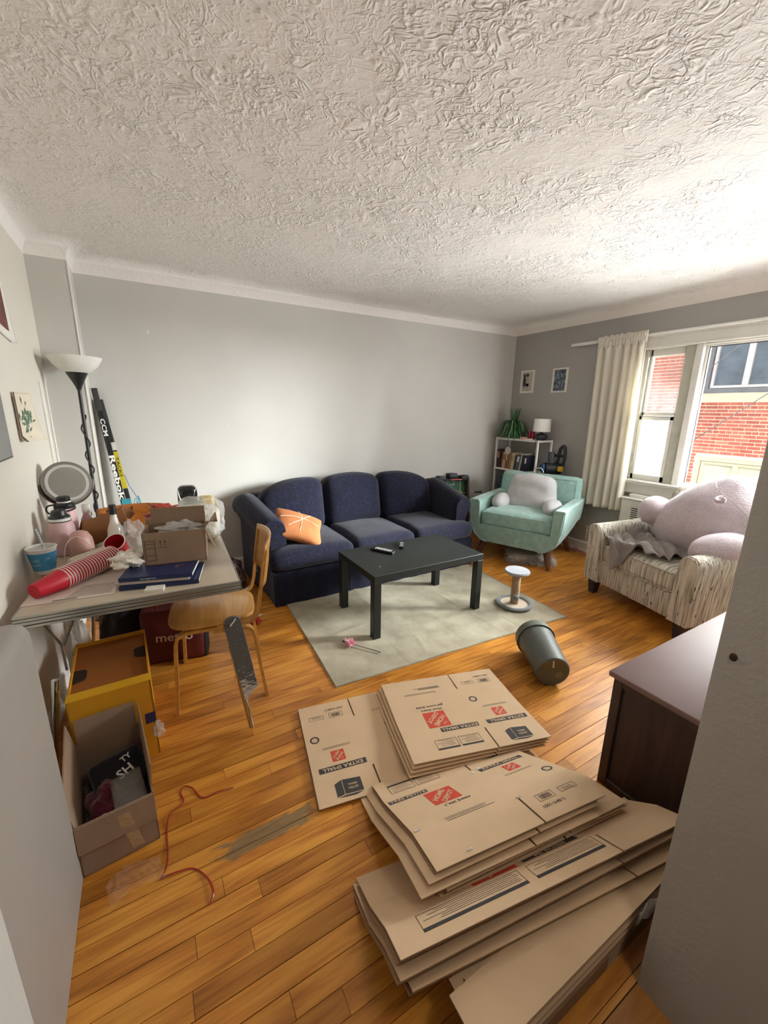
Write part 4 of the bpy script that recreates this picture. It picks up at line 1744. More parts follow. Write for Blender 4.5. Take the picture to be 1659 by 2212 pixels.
build_table_lamp()
Z1 = SHELVES[0] + .02
M_RED = clear_plastic('red_glass', '#a0123a', .85, .1, .0)
for y, look in ((3.318, 'red glass candle jar, the one nearer the fern'), (3.275, 'red glass candle jar right beside the small lamp')):
    tt = thing('candle_jar', look, 'candle', (3.90, y, Z1), group='red candle jars on the bookshelf')
    MB().lathe([(.016, 0), (.018, .004), (.018, .085), (.013, .095), (0, .095)], 20, cap1=False).build('glass', M_RED, tt)
    MB().lathe([(.0, .094), (.010, .094), (.010, .100), (0, .100)], 14, cap0=False, cap1=False).build('lid', plain('red_lid', '#7d0f2c', .4), tt)
tt = thing('trinket_dish', 'low pink round dish on the bookshelf beside the fern', 'dish', (3.86, 3.375, Z1))
MB().lathe([(.035, 0), (.042, .012), (.045, .026), (.042, .026), (.038, .012), (0, .008)], 28, cap1=False).build('dish', plain('pink_glaze', '#dc9c98', .4), tt)
tag(MB().rbox(3.815, 3.865, 3.235, 3.315, Z1, Z1 + .016, .003, 1).build('card_box', plain('cream_card', '#d3c8a8', .7)), 'small cream box lying in front of the lamp on the bookshelf', 'box')

# ------------------------------------------------------------------ cordless stick vacuum by the shelf
def build_vacuum():
    t = thing('stick_vacuum', 'dark stick vacuum with a blue round end beside the bookshelf', 'vacuum', (3.95, 2.99, 0))
    Md = plain('vacuum_black', '#23262b', .4)
    Mg = plain('vacuum_grey', '#4a4e55', .4)
    Mb = plain('vacuum_blue', '#2c5488', .3, coat=.4)
    My = plain('vacuum_yellow', '#d8ab1e', .5)
    # motor barrel across the wall, blue filter end towards the room
    MB().tube([(-.10, .05, .875), (-.085, .05, .875), (.05, -.05, .87), (.06, -.055, .87)], [.056, .062, .060, .04], 26).build('motor_barrel', Md, t)
    c = MB().tube([(-.115, .062, .875), (-.10, .05, .875)], [.048, .056], 26).build('filter_cap', Mb, t)
    MB().tube([(-.118, .063, .875), (-.112, .060, .875)], [.030, .036], 22).build('cap_disc', plain('vacuum_blue_light', '#4d78ae', .3), c)
    MB().tube([(-.02, .02, .93), (-.02, .03, 1.055)], [.034, .036], 20).build('cyclone', Mg, t)
    MB().rbox(.0, .05, -.105, .005, 1.00, 1.03, .006, 2, T(0, 0, 0, rx=0)).tube(smooth_path([(.02, -.01, .90), (.02, -.035, .98), (.02, -.05, 1.09), (.02, -.10, 1.12), (.02, -.115, 1.0), (.02, -.10, .90)], 4), .018, 10).build('handle', Md, t)
    MB().rbox(-.035, .012, -.118, -.078, .85, .905, .006, 2).build('battery_tag', My, t)
    MB().tube([(.0, -.02, .86), (.0, -.01, .06)], .017, 14).build('wand_tube', plain('vacuum_tube', '#7d8086', .3, .8), t)
    MB().rbox(-.07, .05, -.11, .09, 0, .06, .012, 2).build('floor_head', Md, t)


build_vacuum()

# ------------------------------------------------------------------ tabletop football game standing on its end
def build_foosball():
    t = thing('football_table', 'mini tabletop football game standing on end behind the sofa arm', 'game', (3.12, 3.70, 0))
    t.rotation_euler = (R(-5), 0, R(-12))
    Mk = plain('game_black', '#232326', .5)
    Mp = plain('game_field', '#3c6a4b', .6, var=.05)
    Ml = plain('field_line', '#dfe5dc', .7)
    Mr = plain('game_rod', '#b9bcc0', .25, 1.0)
    w = .40
    MB().box(-w / 2, w / 2, .02, .035, .02, .70).build('field', Mp, t)
    for sx in (-1, 1):
        MB().rbox(sx * w / 2 - .012, sx * w / 2 + .012, -.06, .04, .0, .70, .005, 1).build('side_rail', plain('game_brown', '#4f463d', .6), t)
        # feet stick out at the top corners
        MB().rbox(sx * .20 - .05, sx * .20 + .05, -.07, .05, .665, .725, .014, 2, T(0, 0, 0, ry=-sx * 4)).build('corner_cap', Mk, t)
    MB().rbox(-w / 2, w / 2, -.06, .04, .0, .03, .004, 1).build('end_rail', Mk, t)
    MB().rbox(-w / 2, w / 2, -.05, .04, .68, .70, .004, 1).build('end_rail', Mk, t)
    MB().rbox(-.055, .055, -.05, .06, .70, .765, .012, 2).build('goal_box', Mk, t)
    MB().rbox(-.04, .11, -.064, -.056, .684, .696, .002, 1).build('score_slider', plain('score_red', '#c9605c', .5), t)
    ln = MB()
    for a, b, c, d in ((-.045, .045, .62, .625), (-.13, .13, .54, .545)):
        ln.box(a, b, .018, .0205, c, d)
        ln.box(a, a + .005, .018, .0205, c, .68).box(b - .005, b, .018, .0205, c, .68)
    ln.box(-.19, .19, .018, .0205, .352, .357)
    ln.build('field_lines', Ml, t)
    cols = (('#e0c95a', .525), ('#c25757', .40), ('#e0c95a', .275), ('#c25757', .15))
    for i, (c, z) in enumerate(cols):
        rd = MB().tube([(-.26, -.035, z), (.30, -.035, z)], .004, 8).build('rod', Mr, t)
        MB().tube([(.30, -.035, z), (.31, -.035, z), (.39, -.035, z)], [.012, .014, .012], 10).build('grip', Mk, rd)
        for x in (-.11, 0, .11):
            MB().tube([(x, -.035, z + .022), (x, -.035, z - .01), (x, -.03, z - .045)], [.012, .014, .007], 10).build('player', plain('player_' + c, c, .5) if x else plain('player_white', '#e6e4da', .5), rd)


build_foosball()

# ------------------------------------------------------------------ curtain and rod
def build_curtain():
    r_ = thing('curtain_rod', 'white telescoping curtain rod above the windows', 'rod', (4.02, 2.0, 2.168))
    MB().tube([(0, .985, 0), (0, .70, 0)], .016, 14).tube([(0, .70, 0), (0, -1.45, 0)], .012, 14).build('tube', M_WHITE, r_)
    for y in (.90, -1.35):
        MB().rbox(-.012, .058, y - .008, y + .008, -.014, .014, .003, 1).build('bracket', M_WHITE, r_)
    m, nt, b = new_mat('cream_curtain_cloth')
    out = nt.nodes['Material Output']
    v = coords(nt)
    n = noise_tex(nt, v, 240, 2)
    b.inputs['Base Color'].default_value = srgb('#f2eee4')
    b.inputs['Roughness'].default_value = .95
    b.inputs['Specular IOR Level'].default_value = .1
    bump(nt, b, n.outputs[0], .2, .002)
    tl = N(nt, 'ShaderNodeBsdfTranslucent')
    tl.inputs[0].default_value = srgb('#ece6d8')
    mx = N(nt, 'ShaderNodeMixShader')
    mx.inputs[0].default_value = .35
    nt.links.new(b.outputs[0], mx.inputs[1])
    nt.links.new(tl.outputs[0], mx.inputs[2])
    nt.links.new(mx.outputs[0], out.inputs[0])
    c = thing('curtain', 'cream gathered curtain panel hanging left of the sash window', 'curtain', (4.02, 2.44, .545))
    Ht = 1.66

    def fn(u, v):
        # u across, v from hem to heading
        y = -.235 + .47 * u
        k = v
        y = y * (1 - .04 * (1 - k)) + .0 + (-.015) * (1 - k)
        ph = 2 * math.pi * (6.5 * u + .35 * math.sin(u * 5)) + .5 * math.sin(v * 3)
        amp = .020 + .018 * (1 - v)
        if v > .94:
            ph = ph * 3.0
            amp = .010
        x = -.0 + amp * math.sin(ph) + .012 * math.sin(u * 9 + v * 2) * (1 - v) - .028 * (v < 2)
        y += .012 * math.cos(ph) * (1 - .3 * v)
        z = Ht * v + .006 * math.sin(ph * .5) * (v < .02)
        if v > .97:
            z += .006 * math.sin(u * 150)
        return (x, y, z)
    o = MB().grid(fn, 200, 60).build('cloth', m, c, 80)
    so = o.modifiers.new('thickness', 'SOLIDIFY')
    so.thickness = .0015
    c2 = MB().grid(lambda u, v: (-.030 + .014 * math.sin(u * 120) * .6 - .008, -.235 + .47 * u, 1.615 + .03 * v), 160, 3).build('rod_pocket', m, c, 80)
    so = c2.modifiers.new('thickness', 'SOLIDIFY')
    so.thickness = .0015


build_curtain()

# ------------------------------------------------------------------ heater cover below the window
def build_heater():
    t = thing('radiator_cover', 'white slotted radiator cover under the picture window', 'radiator', (4.0, 1.55, 0))
    Mw = plain('radiator_white', '#dcdad2', .5)
    wbuild(MB().rbox(3.965, 4.055, .95, 2.19, .06, .685, .006, 1), 'body', Mw, t)
    wbuild(MB().rbox(3.950, 4.056, .94, 2.20, .685, .70, .004, 1), 'top_lip', Mw, t)
    wbuild(MB().rbox(3.99, 4.056, .98, 2.14, .70, .735, .004, 1), 'rear_ledge', Mw, t)
    Ms = plain('slot_dark', '#3c3f3d', .8)
    for col in range(4):
        y0 = 2.085 - col * .085
        for i in range(11):
            wbuild(MB().box(3.9635, 3.969, y0 - .062, y0, .40 + i * .020, .409 + i * .020), 'slot', Ms, t, 0)


build_heater()

# ------------------------------------------------------------------ prints on the walls
def art_mat(name, stops, scale, dist=2.0):
    m, nt, b = new_mat(name)
    n = noise_tex(nt, coords(nt), scale, 5, .6, dist)
    rp = ramp(nt, [(p, srgb(c)) for p, c in stops])
    nt.links.new(n.outputs[0], rp.inputs[0])
    nt.links.new(rp.outputs[0], b.inputs['Base Color'])
    b.inputs['Roughness'].default_value = .5
    return m


M_PAPER = plain('photo_paper', '#dedbd3', .5, var=.02)


def build_prints():
    Md = plain('figure_dark', '#37332f', .6)
    Mg = plain('figure_grey', '#a9a7a0', .6)
    t = thing('photo_print', 'black and white couple photo print taped near the corner', 'picture', (XR - .003, 3.588, 1.835))
    MB().box(-.0015, .0015, -.103, .103, -.13, .13).build('paper', M_PAPER, t)
    MB().box(-.0025, -.0014, -.075, .075, -.105, .112).build('photo', plain('photo_pale', '#b9b6ab', .5), t)

    def disc(y, z, ry, rz_, m, nm):
        MB().lathe([(0, 0), (1, 0)], 20, T(-.003, y, z, ry=-90) @ Matrix.Diagonal((rz_, ry, 1, 1)), cap0=False, cap1=False).build(nm, m, t)
    disc(.045, .07, .016, .022, Md, 'head')
    disc(.04, -.0, .022, .06, Md, 'figure')
    disc(.0, .075, .022, .02, Md, 'head')
    disc(-.005, .0, .03, .062, Mg, 'figure')
    disc(-.012, -.065, .045, .045, Mg, 'dress')
    disc(.045, -.07, .018, .035, Mg, 'figure')
    t = thing('photo_print', 'dark blue landscape photo print beside the curtain', 'picture', (XR - .003, 3.134, 1.831))
    MB().box(-.0015, .0015, -.101, .101, -.13, .13).build('paper', M_PAPER, t)
    MB().box(-.0025, -.0014, -.072, .076, -.115, .112).build('photo', art_mat('blue_landscape', [(.35, '#1f2b36'), (.5, '#4d5b66'), (.62, '#a9b2b6'), (.7, '#2d3944')], 26), t)
    # left wall: curled prints and a frame
    t = thing('photo_print', 'curled photo print with dark red image high on the left wall', 'picture', (XL, 2.62, 1.93))

    def curl(u, v, off=0.0, y0=-.19, y1=.17, z0=-.14, z1=.16):
        y = y0 + (y1 - y0) * u
        z = z0 + (z1 - z0) * v
        z += .028 * (1 - u) * (1 - v) - .02 * u * (1 - v)
        x = .004 + .035 * max(0, .45 - u) ** 2 * 4 + .018 * max(0, u - .7) ** 2 * 10 * (1 - v) + off
        return (x, y, z)
    o = MB().grid(curl, 20, 12).build('paper', M_PAPER, t, 80)
    o.modifiers.new('thickness', 'SOLIDIFY').thickness = .001
    MB().grid(lambda u, v: curl(.06 + u * .80, .14 + v * .78, .0015), 20, 12).build('photo', art_mat('red_photo', [(.35, '#2c1614'), (.55, '#6e2f25'), (.7, '#a8583f')], 9), t, 80)
    t = thing('greeting_card', 'curled cream card with green leaf drawing on the left wall', 'card', (XL, 2.66, 1.42))

    def card(u, v, off=0.0):
        y = -.095 + .19 * u
        z = -.115 + .23 * v
        x = .005 + .060 * u ** 1.6 * (.5 + .5 * (1 - v)) + .004 * (1 - u) + off
        if v < .08:
            x += .02 * (1 - v / .08)
        return (x, y, z)
    o = MB().grid(card, 16, 16).build('card', plain('cream_card_paper', '#d8cdb9', .7), t, 80)
    o.modifiers.new('thickness', 'SOLIDIFY').thickness = .001
    rnd = random.Random(12)
    mb = MB()
    for i in range(34):
        u, v = rnd.gauss(.5, .13), rnd.gauss(.45, .17)
        p = Vector(card(u, v, .003))
        a = rnd.uniform(0, math.pi)
        tu = (Vector(card(u + .02, v, .003)) - p).normalized()
        d = tu * math.cos(a) + Vector((0, 0, math.sin(a)))
        s = -tu * math.sin(a) + Vector((0, 0, math.cos(a)))
        L = rnd.uniform(.012, .022)
        mb.add([p - d * L, p + s * L * .35, p + d * L, p - s * L * .35], [(0, 1, 2, 3)])
    mb.build('leaf_drawing', plain('leaf_ink', '#5f7a64', .8, var=.3, vscale=60), t, 0)
    MB().grid(lambda u, v: tuple(Vector(card(u * .14, v, .0015)) + Vector((0, -.004 * u, 0))), 4, 8).build('dark_edge_strip', plain('card_brown', '#5a4433', .8), t, 80)  # dark brown strip down the card's near edge
    t = thing('wall_mirror', 'grey mirror with thin frame hung on the left wall', 'mirror', (XL, 2.12, 1.55))
    MB().box(.0, .012, -.24, .232, -.294, .22).build('frame', plain('mirror_frame', '#4b4843', .5), t)
    MB().box(.0115, .0135, -.23, .224, -.286, .212).build('mirror_glass', plain('mirror_silver', '#8a8d8b', .25, .6), t)


build_prints()
# ------------------------------------------------------------------ grey cabinet at the left edge
def build_grey_cabinet():
    t = thing('metal_cabinet', 'plain light grey metal cabinet against the left wall', 'cabinet', (-.415, .90, 0))
    M = plain('grey_enamel', '#938d86', .45, var=.03)
    prism_bev_poly = [(-.505, .002), (-.322, .002), (-.322, .885), (-.333, .907), (-.355, .917), (-.505, .917)]
    mb = MB().prism(prism_bev_poly, .36, 1.33, 'Y')
    wbuild(mb, 'body', M, t, 50)
    wbuild(MB().box(-.505, -.408, .358, 1.332, .917, .922), 'top_panel', plain('grey_green_enamel', '#858c88', .4), t)
    wbuild(MB().box(-.409, -.406, .358, 1.332, .9165, .923), 'seam', plain('seam_dark', '#4e5150', .7), t)


build_grey_cabinet()

# ------------------------------------------------------------------ kitchen table with chrome legs
KT = (-.062, 2.315, -.045)
TZ = .745
M_CHROME = plain('chrome', '#b9babb', .12, 1.0, var=.02)
M_RUB = plain('rubber_foot', '#3a2117', .7)


def build_kitchen_table():
    t = thing('kitchen_table', 'vintage laminate kitchen table with ribbed metal edge and chrome legs', 'table', (KT[0], KT[1], 0), KT[2])
    Mt = plain('tan_laminate', '#b8ab97', .28, var=.05, vscale=14)
    MB().rbox(-.386, .386, -.547, .547, TZ - .03, TZ, .010, 3).build('top', Mt, t)
    eb = MB()
    for z0, z1, o in ((TZ - .046, TZ - .036, .004), (TZ - .035, TZ - .022, .002), (TZ - .021, TZ - .010, .002), (TZ - .009, TZ - .001, .0005)):
        eb.rbox(-.389 - o, .389 + o, -.550 - o, .550 + o, z0, z1, .004, 2)
    # keep only the rim: hollow by building it as a band
    eb = MB()
    for z0, z1, o in ((TZ - .046, TZ - .036, .006), (TZ - .035, TZ - .022, .003), (TZ - .021, TZ - .010, .003), (TZ - .009, TZ - .001, .001)):
        hx, hy = .388 + o, .549 + o
        for a, b, c, d in ((-hx, hx, -hy, -.540), (-hx, hx, .540, hy), (-hx, -.380, -hy, hy), (.380, hx, -hy, hy)):
            eb.rbox(a, b, c, d, z0, z1, .0035, 2)
    eb.build('metal_edge', plain('ribbed_aluminium', '#a7a69f', .3, .85, var=.04), t)
    for foot, top in (((.298, 1.708), (.205, 1.775)), ((-.46, 1.80), (-.365, 1.86)), ((.33, 2.92), (.235, 2.83)), ((-.42, 2.94), (-.33, 2.85))):
        f, q = Vector((*foot, 0)), Vector((*top, TZ - .04))
        p = lambda k: f.lerp(q, k)
        lg = wbuild(MB().tube([p(.025), p(.62)], .0125, 14), 'leg', M_CHROME, t)
        wbuild(MB().tube([p(.60), p(.605), p(.80), p(.805)], [.0125, .018, .018, .0125], 14).tube([p(.80), p(1)], .0135, 14), 'sleeve', M_CHROME, lg)
        wbuild(MB().tube([p(0), p(.02), p(.045)], [.013, .0155, .014], 12), 'rubber_foot', M_RUB, lg)
        off = Vector((-.03 if foot[0] > 0 else .03, .012, 0))
        wbuild(MB().tube([p(.66) + off * .8, p(1) + off], .010, 12), 'brace_tube', M_CHROME, lg)
    # folding bracket under the left side
    wbuild(MB().tube([(-.42, 1.86, .70), (-.37, 1.88, .56), (-.365, 1.87, .45)], .005, 8).tube([(-.30, 1.88, .70), (-.36, 1.87, .56)], .005, 8), 'folding_bracket', plain('bracket_steel', '#6f6c66', .4, .8), t)


build_kitchen_table()


def build_cat_pad():
    # carpeted scratcher hung on the near chrome leg
    t = thing('hanging_scratcher', 'worn grey carpet cat scratcher hanging on the chrome table leg', 'cat furniture', (.238, 1.685, .62))
    m, nt, b = new_mat('grey_carpet_pad')
    v = coords(nt)
    n = noise_tex(nt, v, 160, 3)
    mp = N(nt, 'ShaderNodeMapping')
    mp.inputs['Scale'].default_value = (30, 30, 150)
    mp.inputs['Rotation'].default_value = (0, R(14), 0)
    nt.links.new(v, mp.inputs['Vector'])
    w = noise_tex(nt, mp.outputs[0], 1.0, 3)
    sep = N(nt, 'ShaderNodeSeparateXYZ')
    nt.links.new(v, sep.inputs[0])
    wear = N(nt, 'ShaderNodeMapRange')
    wear.inputs['From Min'].default_value = -.18
    wear.inputs['From Max'].default_value = -.42
    wear.inputs['To Min'].default_value = -.35
    wear.inputs['To Max'].default_value = .12
    nt.links.new(sep.outputs[2], wear.inputs['Value'])
    ad = N(nt, 'ShaderNodeMath', operation='ADD')
    nt.links.new(w.outputs[0], ad.inputs[0])
    nt.links.new(wear.outputs[0], ad.inputs[1])
    rp = ramp(nt, [(.0, srgb('#55534f')), (.48, srgb('#5f5d58')), (.54, srgb('#bdbab2')), (1, srgb('#cfccc4'))])
    nt.links.new(ad.outputs[0], rp.inputs[0])
    nt.links.new(rp.outputs[0], b.inputs['Base Color'])
    b.inputs['Roughness'].default_value = .95
    bump(nt, b, n.outputs[0], .8, .006)
    hw = .036
    pts = []
    for i in range(9):
        a = math.pi * i / 8
        pts.append((hw * math.cos(a), -.035 + hw * math.sin(a) * .9))
    pts += [(-hw + .002, -.44), (hw, -.395)]
    mb = MB()
    Mx = T(0, 0, 0, ry=-9.0, rx=3)
    prism_bev(mb, pts, -.010, .006, 'Y', .002, 1, Mx)
    mb.build('carpet_board', m, t)
    MB().tube([Mx @ Vector(p) for p in ((-.012, -.012, -.040), (.006, -.016, -.022), (.016, -.012, -.014))], .0025, 6).build('staple', plain('staple_white', '#e1dfd8', .5), t)
    MB().tube([Vector((-.024 + .008 * math.cos(a), -.004 + .012, -.06 + .014 * math.sin(a))) for a in [i * math.pi / 6 for i in range(12)]], .0014, 5, closed=True).build('wire_ring', plain('bracket_steel', '#6f6c66', .4, .8), t)


build_cat_pad()

# ------------------------------------------------------------------ bentwood chairs
def build_chair(label, loc, rz, c1, c2, key):
    t = thing('dining_chair', label, 'chair', loc, rz)
    M = wood('bent_ply_' + key, c1, c2, 'X', rough=.35, coat=.2)
    # rounded plywood seat
    pts = []
    for i in range(40):
        a = 2 * math.pi * i / 40
        c, s_ = math.cos(a), math.sin(a)
        x = .205 * math.copysign(abs(c) ** .55, c)
        y = .21 * math.copysign(abs(s_) ** .6, s_)
        if y < 0:
            x *= 1 + .05 * (-y / .21)
        else:
            x *= 1 - .10 * (y / .21)
        pts.append((x, y - .02))
    mb = MB()
    prism_bev(mb, pts, .430, .445, 'Z', .004, 2)
    mb.build('seat', M, t)
    for sx in (-1, 1):
        def strip(path, w=.034, th=.016):
            P = smooth_path(path, 6)
            q = MB()
            rings = []
            for i, p in enumerate(P):
                d = (P[min(i + 1, len(P) - 1)] - P[max(i - 1, 0)]).normalized()
                side = Vector((1, 0, 0))
                nn = d.cross(side).normalized()
                rings.append([p + side * w / 2 + nn * th / 2, p - side * w / 2 + nn * th / 2, p - side * w / 2 - nn * th / 2, p + side * w / 2 - nn * th / 2])
            vs = [v for r_ in rings for v in r_]
            fs = [(i * 4 + j, i * 4 + (j + 1) % 4, (i + 1) * 4 + (j + 1) % 4, (i + 1) * 4 + j) for i in range(len(P) - 1) for j in range(4)]
            fs += [(0, 1, 2, 3), tuple(range(len(vs) - 4, len(vs)))]
            return q.add(vs, fs)
        x = sx * .185
        strip([(x, .10, .415), (x, -.08, .415), (x * 1.02, -.155, .408), (x * 1.05, -.188, .37), (x * 1.12, -.20, .2), (x * 1.25, -.212, 0)]).build('front_leg', M, t)
        strip([(x, -.02, .398), (x, .10, .398), (x * 1.02, .155, .385), (x * 1.06, .175, .33), (x * 1.15, .195, .16), (x * 1.25, .215, 0)]).build('rear_leg', M, t)
        strip([(x, .0, .422), (x, .10, .422), (x * 1.01, .168, .432), (x * 1.03, .198, .48), (x * 1.05, .222, .62), (x * 1.06, .25, .80)]).build('back_post', M, t)

    def fn(u, v):
        a = (u - .5) * 2
        x = .213 * a
        y = .205 + .045 * (1 - a * a) + .035 * v + .008
        z = .60 + .225 * v + .012 * (1 - a * a) * (1 if v > .5 else -1)
        return (x, y, z)
    back = MB().grid(fn, 20, 8).build('backrest', M, t, 60)
    so = back.modifiers.new('thickness', 'SOLIDIFY')
    so.thickness = .011
    so.offset = 0
    for sx in (-1, 1):
        MB().lathe([(0, 0), (.006, 0), (.005, .003), (0, .004)], 12, T(sx * .19, .205, .69, rx=78), cap0=False, cap1=False).build('screw', plain('old_brass', '#8a6f45', .35, 1.0), t)


build_chair('honey bentwood chair tucked in at the near end of the kitchen table', (.246, 2.182, 0), R(-99.1), '#a0702f', '#bf8c48', 'honey')
build_chair('reddish bentwood chair behind the cluttered kitchen table', (-.112, 2.90, 0), R(-3), '#8a4f1d', '#a96425', 'red')

# ------------------------------------------------------------------ floor lamp
def build_floor_lamp():
    t = thing('floor_lamp', 'black torchiere floor lamp with frosted white bowl shade', 'lamp', (-.338, 3.355, 0))
    t.rotation_euler = (0, R(.6), 0)
    Mk = plain('lamp_black', '#191919', .4)
    MB().lathe([(.125, 0), (.125, .012), (.118, .02), (.03, .026), (0, .028)], 36, cap1=False).build('base', Mk, t)
    MB().tube([(0, 0, .02), (0, 0, .6), (0, 0, 1.1), (0, 0, 1.60)], .0105, 14).build('pole', Mk, t)
    MB().lathe([(.012, 1.575), (.018, 1.595), (.034, 1.63), (.056, 1.672), (.060, 1.682), (0, 1.684)], 28, cap1=False).build('cone', Mk, t)
    MB().lathe([(.055, 1.680), (.085, 1.694), (.117, 1.725), (.138, 1.757), (.146, 1.777), (.143, 1.777), (.134, 1.757), (.113, 1.728), (.082, 1.70), (0, 1.69)], 44, cap0=False, cap1=False).build('bowl_shade', plain('frosted_bowl', '#dedcd4', .45), t)
    # the mains cord wound loosely down the pole
    P = []
    for i in range(120):
        s = i / 119
        a = s * 2 * math.pi * 6.5
        r_ = .013 + .006 * abs(math.sin(s * 23))
        P.append((r_ * math.cos(a), r_ * math.sin(a), 1.42 - 1.15 * s))
    MB().tube(P, .0045, 6).build('cord', M_WIRE, t)


build_floor_lamp()

# ------------------------------------------------------------------ hockey sticks
def flat_text(s, size, M, bold=.0, squeeze=1.0, mb=None, spacing=1.0):
    vs, fs = text_geo(s, size, bold=bold, squeeze=squeeze, spacing=spacing)
    mb = mb or MB()
    return mb.add([(x, y, 0) for x, y in vs], fs, M)


def build_stick(label, top, bot, c, accents, words, w=.030, th=.02):
    t = thing('hockey_stick', label, 'hockey stick', (0, 0, 0))
    top, bot = Vector(top), Vector(bot)
    zax = (top - bot).normalized()
    yax = Vector((0, 1, 0))
    yax = (yax - zax * yax.dot(zax)).normalized()
    xax = yax.cross(zax)
    m = Matrix((xax, yax, zax)).transposed().to_4x4()
    m.translation = bot
    t.matrix_world = m
    L = (top - bot).length
    MB().rbox(-w / 2, w / 2, -th / 2, th / 2, .06, L, .004, 2).build('shaft', plain('stick_' + c, c, .35), t)
    # blade turned along the floor
    pts = [(-.012, .0), (.05, -.005), (.22, .01), (.27, .035), (.255, .07), (.05, .075), (.015, .12), (-.015, .12)]
    mb = MB()
    prism_bev(mb, [(x, z + .008) for x, z in pts], -.005, .005, 'Y', .002, 1)
    mb.build('blade', plain('stick_tape', '#202022', .8), t)
    MB().rbox(-w / 2 - .001, w / 2 + .001, -th / 2 - .001, th / 2 + .001, L - .16, L + .004, .004, 2).build('grip_tape', plain('stick_grip', '#3b3834', .9, bmp=.3), t)
    for col, z0, z1, x0, x1 in accents:
        MB().box(x0, x1, -th / 2 - .0012, -th / 2 + .002, z0, z1).build('paint_band', plain('band_' + col, col, .4), t)
    for s, size, z, x, col, b, sq in words:
        Mx = Matrix.Translation((x, -th / 2 - .002, z)) @ Matrix(((0, -1 * 0 + 1, 0, 0), (0, 0, -1, 0), (-1, 0, 0, 0), (0, 0, 0, 1)))
        flat_text(s, size, Mx, b, sq).build('lettering', plain('ink_' + col, col, .5), t, 0)


build_stick('black hockey stick with large white lettering leaning in the corner', (-.272, 3.772, 1.60), (-.115, 3.66, 0.0), '#1a1a1b',
            [], [('CCM', .040, 1.33, .0, '#e8e6df', .02, 1.5), ('Reebok', .048, .955, .0, '#e8e6df', .03, 2.3)], .036)
build_stick('dark hockey stick with yellow band leaning beside the black one', (-.245, 3.79, 1.52), (-.06, 3.69, 0.0), '#2a2a28',
            [('#c9b62c', .86, 1.15, -.016, .017), ('#d6d2c6', 1.16, 1.22, -.016, .017), ('#8f8f88', .70, .76, -.016, .017)],
            [('TACKS', .026, 1.03, .0, '#2b2712', .01, 1.9)], .032)


def build_swatter():
    t = thing('fly_swatter', 'teal plastic swatter on a blue cord below the hockey sticks', 'swatter', (-.13, 3.56, .78))
    Mt = plain('teal_plastic', '#3d93a3', .5)
    Mb = plain('blue_cord', '#2f62a0', .6)
    MB().tube([(-.02, .03, .20), (.0, .01, .12), (.05, -.03, .02)], .0025, 6).build('cord', Mb, t)
    mb = MB()
    rnd = random.Random(1)
    for k in range(7):
        a = rnd.uniform(-.6, .6)
        P = [Vector((.045, -.03, .02)) + Vector((math.sin(a * s_ * 2) * .03 * s_ + a * .02, 0, -.05 * s_ + .03 * math.sin(s_ * 3 + k))) for s_ in [i / 6 for i in range(7)]]
        mb.tube(P, .003, 6)
    mb.rbox(-.06, .0, -.03, -.026, -.03, .03, .001, 1)
    mb.build('head', Mt, t)


build_swatter()

# ------------------------------------------------------------------ clutter on the kitchen table
def lathe_thing(name, label, cat, loc, parts, rot=None):
    t = thing(name, label, cat, loc, rot=rot)
    for nm, prof, m in parts:
        MB().lathe(prof, 32, cap0=True, cap1=False).build(nm, m, t)
    return t


M_LID = plain('black_lid', '#191a1b', .4)
M_PINK = plain('matte_pink', '#c7a4a4', .5)
# paper cup with straw
t = lathe_thing('paper_cup', 'large blue and white paper cup with striped straw', 'cup', (-.445, 2.245, TZ + .0025), [
    ('cup', [(.034, 0), (.036, .004), (.055, .118), (.054, .118), (.035, .006), (0, .006)], plain('cup_white', '#dcdad4', .5)),
    ('blue_sleeve', [(.0405, .020), (.0538, .102), (.0530, .102), (.0398, .020)], plain('cup_blue', '#3f8fbb', .5, var=.1, vscale=30)),
])
MB().tube([(.055 * math.cos(a), .055 * math.sin(a), .119) for a in [i * math.pi / 16 for i in range(32)]], .0028, 8, closed=True).build('rim', plain('cup_white', '#dcdad4', .5), t)
MB().lathe([(0, .110), (.053, .112), (.054, .118)], 32, cap0=False, cap1=False).build('lid', clear_plastic('cup_lid_clear', '#e8e8e6', .5, .2, .1), t)
cupink = plain('cup_print', '#b5d6e4', .5)
mb = MB()
for (s, size, ang, z) in (('cool', .022, -120, .072), ('fresh', .022, -120, .050), ('M', .018, -62, .075), ('O', .012, -125, .032), ('O', .012, -105, .032)):
    vs, fs = text_geo(s, size)
    rr = lambda z_: .0405 + (z_ - .02) / .082 * .0133 + .0012
    mb.add([(rr(z + y) * math.cos(R(ang) + x / .047), rr(z + y) * math.sin(R(ang) + x / .047), z + y) for x, y in vs], fs)
mb.build('print', cupink, t, 0)
straw = MB().tube([(.008, .0, .06), (.010, -.004, .12), (-.004, -.008, .205)], .0042, 10).build('straw', plain('straw_white', '#d5d8d6', .5), t)
mb = MB()
for i in range(9):
    z = .124 + i * .009
    x = .010 - (z - .12) / .085 * .014
    mb.tube([(x, -.004 - (z - .12) / .085 * .004, z), (x - .0007, -.0045 - (z - .12) / .085 * .004, z + .004)], .0045, 10, M=None)
mb.build('straw_stripe', plain('straw_green', '#6f8f93', .5), straw)

